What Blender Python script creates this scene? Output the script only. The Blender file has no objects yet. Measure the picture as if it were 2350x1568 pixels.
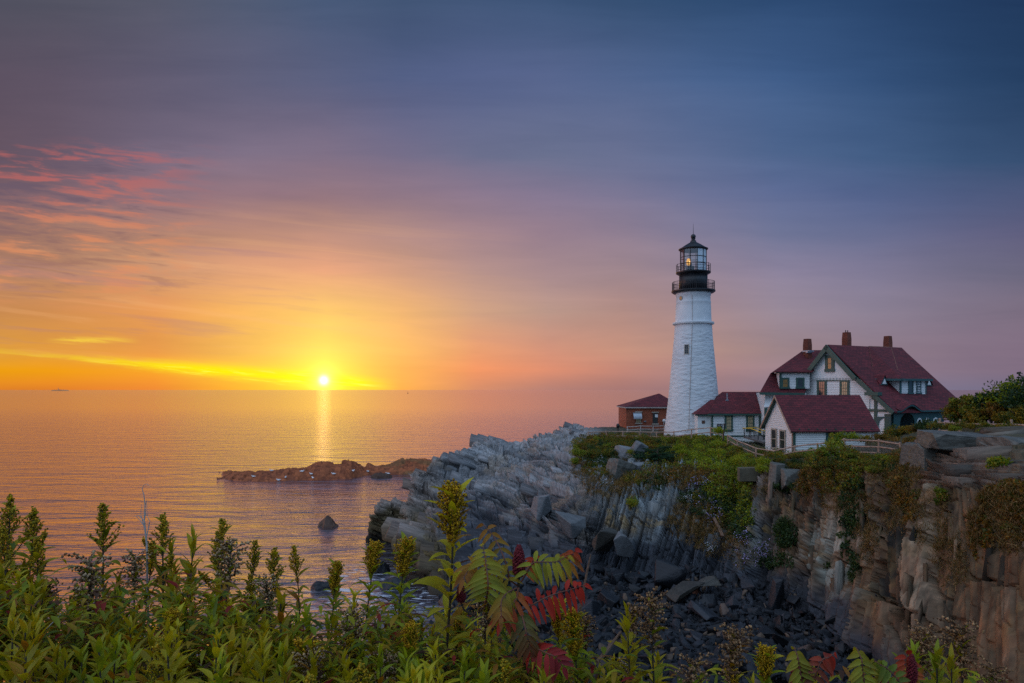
import bpy, bmesh, math, random
import numpy as np
from mathutils import Vector, Matrix
D = bpy.data
SC = bpy.context.scene
COL = SC.collection
R = math.radians
rng = np.random.default_rng(7)
random.seed(7)

# ------------------------------------------------------------------ camera
F, CX, HY, EZ = 1566.67, 1175.0, 895.0, 14.5      # reference frame 2350 px wide: focal length, centre, horizon row, eye height
cam = D.cameras.new('camera'); cam.sensor_width = 36; cam.lens = 24
cam.shift_y = 111.0/2350.0; cam.clip_start = 0.05; cam.clip_end = 200000
co = D.objects.new('camera', cam); COL.objects.link(co)
co.location = (0, 0, EZ); co.rotation_euler = (R(90), 0, 0)
SC.camera = co
SC.view_settings.view_transform = 'Standard'; SC.view_settings.look = 'None'
SC.view_settings.exposure = 0.0; SC.view_settings.gamma = 1.0
try: SC.view_settings.use_curve_mapping = False
except Exception: pass
SC.cycles.max_bounces = 6; SC.cycles.diffuse_bounces = 3; SC.cycles.glossy_bounces = 3
SC.cycles.transmission_bounces = 4; SC.cycles.transparent_max_bounces = 6
SC.cycles.use_adaptive_sampling = True; SC.cycles.adaptive_threshold = 0.01
SC.cycles.use_denoising = False
try:
    SC.cycles.denoiser = 'OPENIMAGEDENOISE'; SC.cycles.denoising_input_passes = 'RGB_ALBEDO_NORMAL'; SC.cycles.denoising_prefilter = 'ACCURATE'
except Exception: pass

def lin(c):
    return tuple(((v/255.0)/12.92 if v/255.0 <= 0.04045 else ((v/255.0+0.055)/1.055)**2.4) for v in c)

# ------------------------------------------------------------------ node helper
class NT:
    def __init__(s, tree): s.t = tree; s.n = tree.nodes; s.l = tree.links
    def new(s, typ, **kw):
        n = s.n.new(typ)
        for k, v in kw.items(): setattr(n, k, v)
        return n
    def put(s, sock, v):
        if v is None: return
        if hasattr(v, 'is_output') or isinstance(v, bpy.types.NodeSocket): s.l.new(v, sock)
        else: sock.default_value = v
    def m(s, op, a, b=None, c=None, clamp=False):
        n = s.new('ShaderNodeMath', operation=op, use_clamp=clamp)
        s.put(n.inputs[0], a); s.put(n.inputs[1], b); s.put(n.inputs[2], c)
        return n.outputs[0]
    def mix(s, f, a, b, typ='MIX'):
        n = s.new('ShaderNodeMix', data_type='RGBA', blend_type=typ)
        s.put(n.inputs[0], f)
        for i, v in ((6, a), (7, b)):
            if isinstance(v, tuple) and len(v) == 3: v = v+(1,)
            s.put(n.inputs[i], v)
        return n.outputs[2]
    def rng(s, v, a, b, c=0.0, d=1.0, smooth=True):
        n = s.new('ShaderNodeMapRange', interpolation_type='SMOOTHSTEP' if smooth else 'LINEAR')
        n.clamp = True if hasattr(n, 'clamp') else None
        s.put(n.inputs[0], v)
        for i, x in enumerate((a, b, c, d)): s.put(n.inputs[1+i], x)
        return n.outputs[0]
    def comb(s, x, y, z=0.0):
        n = s.new('ShaderNodeCombineXYZ')
        s.put(n.inputs[0], x); s.put(n.inputs[1], y); s.put(n.inputs[2], z)
        return n.outputs[0]
    def noise(s, vec, scale=5, detail=3, rough=0.5, dist=0.0):
        n = s.new('ShaderNodeTexNoise'); s.put(n.inputs['Vector'], vec)
        n.inputs['Scale'].default_value = scale; n.inputs['Detail'].default_value = detail
        n.inputs['Roughness'].default_value = rough; n.inputs['Distortion'].default_value = dist
        return n.outputs[0]
    def ramp(s, f, stops, interp='LINEAR'):
        n = s.new('ShaderNodeValToRGB'); r = n.color_ramp; r.interpolation = interp
        while len(r.elements) > 1: r.elements.remove(r.elements[-1])
        for i, (p, c) in enumerate(stops):
            e = r.elements[0] if i == 0 else r.elements.new(p)
            e.position = p; e.color = tuple(c)+(1,)
        s.put(n.inputs[0], f)
        return n.outputs[0]
    def mapping(s, vec, scale=(1, 1, 1), rot=(0, 0, 0)):
        n = s.new('ShaderNodeMapping'); s.put(n.inputs[0], vec)
        n.inputs['Scale'].default_value = scale; n.inputs['Rotation'].default_value = rot
        return n.outputs[0]

# ------------------------------------------------------------------ sky
BACK_SKY = 1.0
def spline(x, y, q):
    x = np.array(x, float); y = np.array(y, float); n = len(x); h = np.diff(x)
    A = np.eye(n); B = np.zeros_like(y)
    for i in range(1, n-1):
        A[i, i-1] = h[i-1]; A[i, i] = 2*(h[i-1]+h[i]); A[i, i+1] = h[i]
        B[i] = 6*((y[i+1]-y[i])/h[i]-(y[i]-y[i-1])/h[i-1])
    M = np.linalg.solve(A, B)
    i = int(np.clip(np.searchsorted(x, q)-1, 0, n-2)); a = (x[i+1]-q)/h[i]; b = (q-x[i])/h[i]
    return a*y[i]+b*y[i+1]+((a**3-a)*M[i]+(b**3-b)*M[i+1])*h[i]**2/6
SKY_H = [1.0, .8, .6, .5, .4, .3, .2, .1, .05, 0]
SKY = {-35.4: [(82,82,98),(92,80,98),(105,85,100),(130,98,105),(160,115,100),(182,130,100),(205,140,80),(225,158,60),(235,158,15),(225,130,40)],
       -25.4: [(85,90,112),(95,92,118),(122,108,132),(150,115,125),(188,135,112),(215,155,115),(240,165,90),(240,165,80),(250,172,50),(245,150,55)],
       -15.3: [(70,90,125),(88,95,130),(125,110,135),(155,120,130),(190,140,125),(236,165,125),(253,200,108),(255,212,100),(255,220,80),(255,205,50)],
       -0.5: [(60,85,125),(85,100,145),(105,112,145),(135,118,145),(160,130,142),(180,145,142),(200,160,138),(222,152,118),(238,150,108),(200,138,115)],
       -8.0: [(60,82,118),(80,95,138),(112,108,140),(146,120,138),(178,138,134),(206,155,130),(236,176,118),(255,183,105),(255,172,92),(250,165,85)],
       10.0: [(48,78,118),(76,100,146),(102,112,150),(120,117,150),(142,126,148),(160,135,142),(178,141,133),(198,148,128),(192,136,122),(168,122,118)],
       19.9: [(42,75,120),(62,95,145),(80,105,150),(95,110,155),(115,120,155),(140,130,155),(155,138,150),(165,138,138),(160,132,138),(145,125,138)],
       35.4: [(30,58,98),(35,65,105),(52,80,120),(75,88,128),(95,95,130),(112,108,132),(125,112,130),(130,112,130),(130,112,130),(115,108,132)]}
W = D.worlds.new('World'); SC.world = W; W.use_nodes = True
w = NT(W.node_tree); w.n.clear()
dirv = w.new('ShaderNodeTexCoord').outputs['Generated']
sx = w.new('ShaderNodeSeparateXYZ'); w.put(sx.inputs[0], dirv); X, Y, Z = sx.outputs
az = w.m('DEGREES', w.m('ARCTAN2', X, Y))
yy = w.m('MAXIMUM', Y, 0.35)
su = w.m('DIVIDE', X, yy); sv = w.m('DIVIDE', Z, yy)
wob = w.noise(w.comb(w.m('MULTIPLY', su, 2.0), w.m('MULTIPLY', sv, 9.0)), 1.0, 4, 0.55)
svw = w.m('ADD', sv, w.m('MULTIPLY', w.m('SUBTRACT', wob, 0.5), w.m('MULTIPLY', w.m('MINIMUM', sv, 0.3), 0.22)))
hh = w.m('DIVIDE', svw, 0.571*1.5, clamp=True)
azs = sorted(SKY); cols = np.linspace(-46, 46, 16)
prev = None
for ci, a in enumerate(cols):
    st = []
    for k, h in enumerate(SKY_H):
        c = [spline(azs, [SKY[z][k][ch] for z in azs], min(max(a, -37), 38)) for ch in range(3)]
        gr = sum(c)/3; k_ = 1-.13*min(1, max(0, (h-.15)/.3)); c = [gr+(v-gr)*k_ for v in c]
        st.append((h/1.5, lin([min(max(v, 4), 255) for v in c])))
    top = st[0][1]; st.append((1.0, tuple(v*0.85 for v in top)))
    st.sort(key=lambda e: e[0])
    o = w.ramp(hh, st)
    if prev is None: prev = o
    else: prev = w.mix(w.rng(az, float(cols[ci-1]), float(a), smooth=False), prev, o)
front = prev
# soft cirrus variation
cir = w.noise(w.comb(w.m('ADD', w.m('MULTIPLY', su, 1.6), w.m('MULTIPLY', sv, 1.2)), w.m('MULTIPLY', sv, 13.0)), 1.6, 5, 0.6, 0.4)
front = w.mix(1.0, front, w.ramp(cir, [(0.3, (0.91, 0.92, 0.94)), (0.7, (1.08, 1.06, 1.05))]), 'MULTIPLY')
# broken red cloud bank in the upper left
tl = w.m('ADD', sv, w.m('MULTIPLY', su, 0.10))
cv = w.comb(w.m('MULTIPLY', su, 11.0), w.m('MULTIPLY', tl, 78.0))
cn = w.noise(cv, 1.0, 6, 0.62, 0.35); cn2 = w.noise(w.comb(w.m('MULTIPLY', su, 5.0), w.m('MULTIPLY', tl, 26.0)), 1.0, 3, 0.5, 0.3)
reg = w.m('MULTIPLY', w.rng(w.m('ADD', su, w.m('MULTIPLY', cn2, 0.12)), -0.34, -0.52, 0, 1), w.m('MULTIPLY', w.rng(sv, 0.10, 0.17, 0, 1), w.rng(sv, 0.375, 0.335, 0, 1)))
mixn = w.m('ADD', w.m('MULTIPLY', cn, 0.62), w.m('MULTIPLY', cn2, 0.46))
pk = w.m('MULTIPLY', w.m('MULTIPLY', w.rng(mixn, 0.515, 0.63, 0, 1), reg), 0.66)
ccol = w.mix(w.rng(sv, 0.19, 0.32), lin((232, 148, 98)), lin((194, 104, 98)))
front = w.mix(pk, front, ccol)
dk = w.m('MULTIPLY', w.m('MULTIPLY', w.rng(mixn, 0.515, 0.43, 0, 1), reg), 0.6)
front = w.mix(dk, front, w.mix(w.rng(sv, 0.14, 0.30), lin((168, 118, 98)), lin((102, 88, 106))))
# thin peach veils low in the sky
pv = w.noise(w.comb(w.m('ADD', w.m('MULTIPLY', su, 2.2), 4.0), w.m('MULTIPLY', tl, 34.0)), 1.0, 5, 0.6, 0.5)
front = w.mix(w.m('MULTIPLY', w.m('MULTIPLY', w.rng(pv, 0.52, 0.66), w.rng(sv, 0.03, 0.08)), w.m('MULTIPLY', w.rng(sv, 0.30, 0.18), w.m('MULTIPLY', w.rng(su, 0.1, -0.35), 0.2))), front, lin((255, 190, 130)))
front = w.mix(w.m('MULTIPLY', w.m('MULTIPLY', w.rng(pv, 0.46, 0.34), w.rng(sv, 0.03, 0.08)), w.m('MULTIPLY', w.rng(sv, 0.36, 0.20), w.m('MULTIPLY', w.rng(su, 0.1, -0.35), 0.25))), front, lin((150, 115, 135)))
# bright thin cloud line running down to the sun
SU, SV = -0.2757, 0.0140
cl = w.m('SUBTRACT', sv, w.m('SUBTRACT', SV+0.0005, w.m('MULTIPLY', w.m('SUBTRACT', su, SU), 0.0885)))
wisp = w.noise(w.comb(w.m('MULTIPLY', su, 16.0), w.m('ADD', w.m('MULTIPLY', sv, 210.0), w.m('MULTIPLY', su, 19.0))), 1.0, 6, 0.68, 0.4)
cl = w.m('ADD', cl, w.m('MULTIPLY', w.m('SUBTRACT', wisp, 0.5), 0.016))
wd = w.m('ADD', 0.0032, w.m('MULTIPLY', w.rng(su, -0.72, -0.38), 0.0062))
ln = w.m('EXPONENT', w.m('MULTIPLY', w.m('POWER', w.m('DIVIDE', w.m('ABSOLUTE', cl), wd), 2.0), -1.0))
ln = w.m('MULTIPLY', ln, w.m('MULTIPLY', w.rng(su, -0.74, -0.42, 0.18, 1), w.rng(su, -0.16, -0.24, 0, 1)))
ln = w.m('MULTIPLY', ln, w.rng(wisp, 0.30, 0.52, 0.6, 1.0))
front = w.mix(w.m('MULTIPLY', ln, 0.97), front, w.mix(w.rng(wisp, 0.5, 0.72), (1.0, 0.86, 0.0), (1.1, 1.02, 0.10)))
c2 = w.m('ADD', w.m('SUBTRACT', sv, 0.073), w.m('MULTIPLY', w.m('SUBTRACT', wisp, 0.5), 0.014))
l2 = w.m('EXPONENT', w.m('MULTIPLY', w.m('POWER', w.m('DIVIDE', c2, 0.0035), 2.0), -1.0))
l2 = w.m('MULTIPLY', w.m('MULTIPLY', l2, w.rng(wisp, 0.3, 0.6, 0.5, 1.25)), w.m('MULTIPLY', w.rng(su, -0.69, -0.64, 0, 1), w.rng(su, -0.54, -0.60, 0, 1)))
front = w.mix(w.m('MULTIPLY', l2, 0.8), front, lin((248, 205, 70)))
# sun glow and disc
du = w.m('SUBTRACT', su, SU); dv = w.m('SUBTRACT', sv, SV)
r2 = w.m('ADD', w.m('MULTIPLY', du, du), w.m('MULTIPLY', dv, dv))
def gauss(sig, amp): return w.m('MULTIPLY', w.m('EXPONENT', w.m('DIVIDE', r2, -2*sig*sig)), amp)
def addc(base, f, c):
    n = w.mix(1.0, base, w.mix(f, (0, 0, 0), c), 'ADD'); return n
front = addc(front, gauss(0.10, 0.22), (0.55, 0.34, 0.03))
front = addc(front, gauss(0.045, 0.35), (0.55, 0.36, 0.0))
front = addc(front, gauss(0.030, 0.22), (0.95, 0.70, 0.06))
front = addc(front, gauss(0.012, 0.55), (0.9, 0.85, 0.35))
front = addc(front, gauss(0.0042, 1.0), (2.2, 2.0, 1.5))
# the sky overhead and behind the viewer: pale blue, brightened to light the land
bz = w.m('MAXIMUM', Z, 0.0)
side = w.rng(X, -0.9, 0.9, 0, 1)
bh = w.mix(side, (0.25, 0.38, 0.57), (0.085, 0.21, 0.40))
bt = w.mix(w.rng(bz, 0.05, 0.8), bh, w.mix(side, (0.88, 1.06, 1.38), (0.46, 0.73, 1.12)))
gl_ = w.m('MULTIPLY', w.m('MULTIPLY', w.rng(X, -0.70, -0.86), w.rng(Y, -0.15, 0.25)), w.rng(Z, 0.42, 0.08))  # warm glow patch added out of view at left to redden left-facing walls
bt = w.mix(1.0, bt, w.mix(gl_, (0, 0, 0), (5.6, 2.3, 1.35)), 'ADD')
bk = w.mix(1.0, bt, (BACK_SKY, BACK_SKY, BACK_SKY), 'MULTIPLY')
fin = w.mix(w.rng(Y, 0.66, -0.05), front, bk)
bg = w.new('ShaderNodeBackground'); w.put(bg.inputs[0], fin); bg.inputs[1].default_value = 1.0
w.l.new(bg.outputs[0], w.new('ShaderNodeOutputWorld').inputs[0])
W.cycles.sampling_method = 'MANUAL'; W.cycles.sample_map_resolution = 1024

# ------------------------------------------------------------------ sun, just above the sea
SUN_AZ, SUN_EL = R(-15.42), R(1.6)
sl = D.lights.new('sun', 'SUN'); sl.energy = 0.0007; sl.angle = R(1.2); sl.color = (1.0, 0.46, 0.03)
so = D.objects.new('sun', sl); COL.objects.link(so); so.location = (0, 0, 60)
sd = Vector((math.sin(SUN_AZ)*math.cos(SUN_EL), math.cos(SUN_AZ)*math.cos(SUN_EL), math.sin(SUN_EL)))
so.rotation_euler = sd.to_track_quat('Z', 'Y').to_euler()

# ------------------------------------------------------------------ geometry helpers
def P(px, py, Y):
    return Vector(((px-CX)/F*Y, Y, EZ-(py-HY)/F*Y))
def ray(px, py): return Vector(((px-CX)/F, 1.0, -(py-HY)/F))
def hit(px, py, p0, n):
    o = Vector((0, 0, EZ)); d = ray(px, py)
    return o+d*((Vector(p0)-o).dot(n)/d.dot(n))
ORIG = {}
def thing(name, label, cat, loc=(0, 0, 0), group=None):
    o = D.objects.new(name, None); COL.objects.link(o); o.location = loc
    o.empty_display_size = 0.2
    ORIG[o.name] = Vector(loc); return tag(o, label, cat, group)
def tag(o, label=None, cat=None, group=None, kind=None):
    if label: o['label'] = label
    if cat: o['category'] = cat
    if group: o['group'] = group
    if kind: o['kind'] = kind
    return o
def link(name, me, parent=None, origin=None):
    o = D.objects.new(name, me); COL.objects.link(o)
    if parent is not None:
        o.parent = parent; ORIG[o.name] = ORIG.get(parent.name, Vector())
    elif origin is not None:
        o.location = origin; ORIG[o.name] = Vector(origin)
    else: ORIG[o.name] = Vector()
    return o
class MB:
    def __init__(s): s.v = []; s.f = []
    def add(s, vs, fs):
        b = len(s.v); s.v += [Vector(x) for x in vs]; s.f += [tuple(i+b for i in f) for f in fs]; return s
    def poly(s, pts): return s.add(pts, [tuple(range(len(pts)))])
    def prism(s, pts, ext):
        n = len(pts); e = Vector(ext); a = [Vector(p) for p in pts]
        return s.add(a+[p+e for p in a], [tuple(range(n))[::-1], tuple(range(n, 2*n))]+[(i, (i+1) % n, n+(i+1) % n, n+i) for i in range(n)])
    def obox(s, c, ax, ay, az):
        c = Vector(c); ax, ay, az = Vector(ax)/2, Vector(ay)/2, Vector(az)/2
        vs = [c+ax*i+ay*j+az*k for k in (-1, 1) for j in (-1, 1) for i in (-1, 1)]
        return s.add(vs, [(0, 2, 3, 1), (4, 5, 7, 6), (0, 1, 5, 4), (2, 6, 7, 3), (0, 4, 6, 2), (1, 3, 7, 5)])
    def box(s, c, sz): return s.obox(c, (sz[0], 0, 0), (0, sz[1], 0), (0, 0, sz[2]))
    def beam(s, p, q, wd, ht, up=(0, 0, 1)):
        p, q = Vector(p), Vector(q); d = q-p; u = Vector(up); sd_ = d.cross(u).normalized(); u2 = sd_.cross(d).normalized()
        return s.obox((p+q)/2, d, sd_*wd, u2*ht)
    def tube(s, pts, rad, n=8, cap=True):
        pts = [Vector(p) for p in pts]; rad = rad if hasattr(rad, '__len__') else [rad]*len(pts)
        b = len(s.v); ref = None
        for i, p in enumerate(pts):
            d = (pts[min(i+1, len(pts)-1)]-pts[max(i-1, 0)]).normalized()
            if ref is None: ref = d.orthogonal().normalized()
            ref = (ref-d*ref.dot(d)).normalized(); q = d.cross(ref)
            for k in range(n):
                a = 2*math.pi*k/n; s.v.append(p+(ref*math.cos(a)+q*math.sin(a))*rad[i])
        for i in range(len(pts)-1):
            for k in range(n):
                s.f.append((b+i*n+k, b+i*n+(k+1) % n, b+(i+1)*n+(k+1) % n, b+(i+1)*n+k))
        if cap:
            s.f.append(tuple(b+k for k in range(n))[::-1]); s.f.append(tuple(b+(len(pts)-1)*n+k for k in range(n)))
        return s
    def lathe(s, prof, c=(0, 0, 0), n=48, a0=0.0):
        b = len(s.v); c = Vector(c)
        for r, z in prof:
            for k in range(n):
                a = a0+2*math.pi*k/n; s.v.append(c+Vector((r*math.cos(a), r*math.sin(a), z)))
        for i in range(len(prof)-1):
            for k in range(n):
                s.f.append((b+i*n+k, b+i*n+(k+1) % n, b+(i+1)*n+(k+1) % n, b+(i+1)*n+k))
        if prof[0][0] > 0.01: s.f.append(tuple(b+k for k in range(n))[::-1])
        if prof[-1][0] > 0.01: s.f.append(tuple(b+(len(prof)-1)*n+k for k in range(n)))
        return s
    def ball(s, c, r, n=12, sq=(1, 1, 1)):
        m = max(4, n//2); prof = [(r*math.sin(math.pi*i/m), -r*math.cos(math.pi*i/m)) for i in range(m+1)]
        b = len(s.v); s.lathe([(max(p[0], 1e-4), p[1]) for p in prof], (0, 0, 0), n)
        for i in range(b, len(s.v)):
            q = s.v[i]; s.v[i] = Vector(c)+Vector((q.x*sq[0], q.y*sq[1], q.z*sq[2]))
        return s
    def build(s, name, mat, parent=None, smooth=False, origin=None):
        og = ORIG.get(parent.name, Vector()) if parent is not None else (Vector(origin) if origin is not None else Vector())
        me = D.meshes.new(name); me.from_pydata([tuple(x-og) for x in s.v], [], s.f); me.validate()
        uv = me.uv_layers.new(name='UVMap'); nv = me.vertices
        for p in me.polygons:
            nn = p.normal; h = Vector((-nn.y, nn.x, 0))
            h = Vector((1, 0, 0)) if h.length < 1e-3 else h.normalized()
            vv = nn.cross(h)
            for li in p.loop_indices:
                q = nv[me.loops[li].vertex_index].co; uv.data[li].uv = (q.dot(h), q.dot(vv))
        if smooth:
            me.polygons.foreach_set('use_smooth', [True]*len(me.polygons))
        me.materials.append(mat)
        return link(name, me, parent, origin)
def np_mesh(name, V, Fq, mat, parent=None, col=None, smooth=False, origin=None, local=False, uvw=None):
    """V (n,3), Fq (m,k) equal-sided faces, col (n,3) colour of the surface itself"""
    V = np.asarray(V, np.float32); Fq = np.asarray(Fq, np.int32)
    og = ORIG.get(parent.name, Vector()) if parent is not None else (Vector(origin) if origin is not None else Vector())
    if not local: V = V-np.array(og, np.float32)
    me = D.meshes.new(name); me.vertices.add(len(V)); me.vertices.foreach_set('co', V.ravel())
    k = Fq.shape[1]; me.loops.add(Fq.size); me.loops.foreach_set('vertex_index', Fq.ravel())
    me.polygons.add(len(Fq)); me.polygons.foreach_set('loop_start', np.arange(0, Fq.size, k, dtype=np.int32))
    if smooth: me.polygons.foreach_set('use_smooth', np.ones(len(Fq), bool))
    me.update(calc_edges=True)
    if col is not None:
        a = me.color_attributes.new('col', 'FLOAT_COLOR', 'POINT')
        c4 = np.ones((len(V), 4), np.float32); c4[:, :3] = col; a.data.foreach_set('color', c4.ravel())
    if uvw is not None:
        a = me.attributes.new('uvw', 'FLOAT_VECTOR', 'POINT'); a.data.foreach_set('vector', np.asarray(uvw, np.float32).ravel())
    me.materials.append(mat)
    return link(name, me, parent, origin)
def copy_tree(o, parent=None):
    c = o.copy(); COL.objects.link(c)
    if parent is not None: c.parent = parent
    for ch in list(o.children): copy_tree(ch, c)
    return c

# hashing and block noise for rock
def h3(i, j, k, s):
    n = (i.astype(np.int64)*73856093) ^ (j.astype(np.int64)*19349663) ^ (k.astype(np.int64)*83492791) ^ (s*2654435761)
    n = (n ^ (n >> 13))*1274126177 & 0x7fffffff; n = (n ^ (n >> 16))*668265263 & 0x7fffffff; n = n ^ (n >> 15)
    return (n & 0xffff)/65535.0
def vnoise(p, s=0):
    i = np.floor(p).astype(np.int64); f = p-i; f = f*f*(3-2*f); out = 0
    for a in (0, 1):
        for b in (0, 1):
            for c in (0, 1):
                wt = (f[:, 0] if a else 1-f[:, 0])*(f[:, 1] if b else 1-f[:, 1])*(f[:, 2] if c else 1-f[:, 2])
                out = out+wt*h3(i[:, 0]+a, i[:, 1]+b, i[:, 2]+c, s)
    return out
def fbm(p, o=4, s=0):
    t = 0; a = 0.5
    for k in range(o): t = t+a*vnoise(p, s+k*17); p = p*2.03; a *= 0.5
    return t/(1-0.5**o)
def blocks(p, axes, size, seed, warp=0.25):
    q = p @ np.array(axes).T/np.array(size)
    q = q+warp*np.stack([vnoise(p*0.9, seed+3), vnoise(p*0.9+7.3, seed+4), vnoise(p*0.9+3.1, seed+5)], 1)*2
    z0 = np.zeros(len(p), np.int64); a = np.floor(q[:, 0]).astype(np.int64)
    q[:, 1] += h3(a, z0, z0, seed+11)*3; b = np.floor(q[:, 1]).astype(np.int64)
    q[:, 2] += h3(a, b, z0, seed+12)*3; c = np.floor(q[:, 2]).astype(np.int64)
    r = h3(a, b, c, seed); fr = q-np.floor(q)
    tilt = (fr[:, 0]-0.5)*(h3(a, b, c, seed+21)-0.5)+(fr[:, 1]-0.5)*(h3(a, b, c, seed+22)-0.5)+(fr[:, 2]-0.5)*(h3(a, b, c, seed+23)-0.5)
    edge = np.min(np.minimum(fr, 1-fr)*np.array(size), axis=1)
    return r, tilt, edge
def frame(l, n):
    l = np.array(l, float); l /= np.linalg.norm(l); n = np.array(n, float); n -= l*n.dot(l); n /= np.linalg.norm(n)
    return [l, n, np.cross(l, n)]
def pchip(x, y, q):
    x = np.asarray(x, float); y = np.asarray(y, float); h = np.diff(x)
    sh = (-1,)+(1,)*(y.ndim-1); d = np.diff(y, axis=0)/h.reshape(sh)
    mm = np.zeros_like(y); a, b = d[:-1], d[1:]
    with np.errstate(divide='ignore', invalid='ignore'):
        hm = np.where(a*b > 0, 2*a*b/(a+b), 0.0)
    mm[1:-1] = np.nan_to_num(hm); mm[0] = d[0]; mm[-1] = d[-1]
    i = np.clip(np.searchsorted(x, q, 'right')-1, 0, len(x)-2); t = ((q-x[i])/h[i]).reshape(sh); hh_ = h[i].reshape(sh)
    return (2*t**3-3*t**2+1)*y[i]+(t**3-2*t**2+t)*hh_*mm[i]+(-2*t**3+3*t**2)*y[i+1]+(t**3-t**2)*hh_*mm[i+1]
def grid_faces(nu, nv):
    i = np.arange(nu-1)[:, None]*nv+np.arange(nv-1)[None, :]
    return np.stack([i, i+nv, i+nv+1, i+1], -1).reshape(-1, 4)
def sstep(x, a, b):
    t = np.clip((x-a)/(b-a), 0, 1); return t*t*(3-2*t)

# ------------------------------------------------------------------ materials
def mat(name, color=(.5, .5, .5), rough=.6, var=0.12, vscale=3.0, bump=0.0, bscale=20.0, metal=0.0, spec=0.4, build=None):
    m = D.materials.new(name); m.use_nodes = True; t = NT(m.node_tree); b = t.n['Principled BSDF']
    tc = t.new('ShaderNodeTexCoord')
    b.inputs['Roughness'].default_value = rough; b.inputs['Metallic'].default_value = metal
    b.inputs['Specular IOR Level'].default_value = spec
    if build: build(t, b, tc)
    else:
        n = t.noise(tc.outputs['Object'], vscale, 4, 0.6)
        lo = tuple(c*(1-var) for c in color); hi = tuple(min(1, c*(1+var)) for c in color)
        t.put(b.inputs['Base Color'], t.ramp(n, [(0.3, lo), (0.7, hi)]))
    if bump:
        bn = t.new('ShaderNodeBump'); bn.inputs['Strength'].default_value = bump; bn.inputs['Distance'].default_value = 0.05
        t.put(bn.inputs['Height'], t.noise(tc.outputs['Object'], bscale, 5, 0.6)); t.l.new(bn.outputs[0], b.inputs['Normal'])
    return m
def attr_mat(name, rough=.85, fine=4.0, amp=0.35, bump=0.6, bscale=6.0, trans=0.0, stretch=None, spec=0.3, dist=.05):
    m = D.materials.new(name); m.use_nodes = True; t = NT(m.node_tree); b = t.n['Principled BSDF']
    a = t.new('ShaderNodeAttribute', attribute_name='col'); tc = t.new('ShaderNodeTexCoord')
    vec = tc.outputs['Object']
    if stretch:
        vec = t.mapping(t.new('ShaderNodeAttribute', attribute_name='uvw').outputs['Vector'], stretch)
    n = t.noise(vec, fine, 5, 0.65)
    c = t.mix(1.0, a.outputs['Color'], t.ramp(n, [(0.25, (1-amp,)*3), (0.75, (1+amp,)*3)]), 'MULTIPLY')
    t.put(b.inputs['Base Color'], c); b.inputs['Roughness'].default_value = rough
    b.inputs['Specular IOR Level'].default_value = spec
    if bump:
        bn = t.new('ShaderNodeBump'); bn.inputs['Strength'].default_value = bump; bn.inputs['Distance'].default_value = dist
        t.put(bn.inputs['Height'], t.noise(vec, bscale, 4, 0.6)); t.l.new(bn.outputs[0], b.inputs['Normal'])
    if trans:
        tr = t.new('ShaderNodeBsdfTranslucent'); t.put(tr.inputs[0], t.mix(1.0, c, (1.6, 1.35, 0.6), 'MULTIPLY'))
        ms = t.new('ShaderNodeMixShader'); ms.inputs[0].default_value = trans
        t.l.new(b.outputs[0], ms.inputs[1]); t.l.new(tr.outputs[0], ms.inputs[2])
        t.l.new(ms.outputs[0], t.n['Material Output'].inputs[0])
    return m
def brickish(c1, c2, mortar, bw, bh, msize=0.02, bumpd=0.02):
    def f(t, b, tc):
        br = t.new('ShaderNodeTexBrick'); t.put(br.inputs['Vector'], tc.outputs['UV'])
        for k, v in (('Color1', c1+(1,)), ('Color2', c2+(1,)), ('Mortar', mortar+(1,)), ('Scale', 1.0), ('Mortar Size', msize*bh),
                     ('Brick Width', bw), ('Row Height', bh), ('Mortar Smooth', 0.3)): br.inputs[k].default_value = v
        n = t.noise(tc.outputs['Object'], 1.3, 4, 0.65)
        t.put(b.inputs['Base Color'], t.mix(1.0, br.outputs['Color'], t.ramp(n, [(0.3, (.75,)*3), (0.7, (1.2,)*3)]), 'MULTIPLY'))
        bn = t.new('ShaderNodeBump'); bn.inputs['Strength'].default_value = 0.7; bn.inputs['Distance'].default_value = bumpd
        t.put(bn.inputs['Height'], t.m('SUBTRACT', 1.0, br.outputs['Fac'])); t.l.new(bn.outputs[0], b.inputs['Normal'])
    return f
M = {}
M['white'] = mat('white_siding', (.72, .72, .71), .55, .07, 1.2)
M['green'] = mat('green_trim', (.036, .085, .068), .5, .12, 2)
M['teal'] = mat('teal_porch', (.03, .085, .088), .5, .1, 2)
M['roof'] = mat('red_shingle', rough=.8, build=brickish((.165, .019, .024), (.085, .011, .016), (.045, .006, .010), .55, .24, .12))
M['oldroof'] = mat('weathered_shingle', rough=.85, build=brickish((.24, .10, .07), (.15, .05, .04), (.06, .018, .014), .55, .24, .12))
M['brick'] = mat('red_brick', rough=.85, build=brickish((.36, .085, .034), (.28, .065, .028), (.28, .13, .09), .21, .075, .1, .01))
M['chim'] = mat('chimney_brick', rough=.9, build=brickish((.20, .045, .022), (.12, .03, .018), (.16, .07, .05), .21, .075, .1, .01))
M['wire'] = mat('galvanised_wire', (.20, .20, .20), .7, .1, 3)
M['metal'] = mat('zinc_flashing', (.32, .36, .4), .4, .1, 3, metal=.6)
M['black'] = mat('black_iron', (.014, .015, .018), .4, .3, 2)
M['rail'] = mat('yellow_paint', (.6, .36, .02), .5, .1, 3)
M['wood'] = mat('fence_wood', (.37, .235, .17), .8, .3, 4, .4, 12)
M['twig'] = mat('dead_wood', (.17, .10, .065), .9, .3, 6, .4, 20)
M['greywood'] = mat('grey_wood', (.40, .35, .32), .85, .3, 4, .4, 12)
M['stone'] = mat('sill_stone', (.38, .33, .27), .8, .15, 4)
M['concrete'] = mat('concrete', (.26, .24, .19), .9, .25, 1.5, .3, 8)
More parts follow.
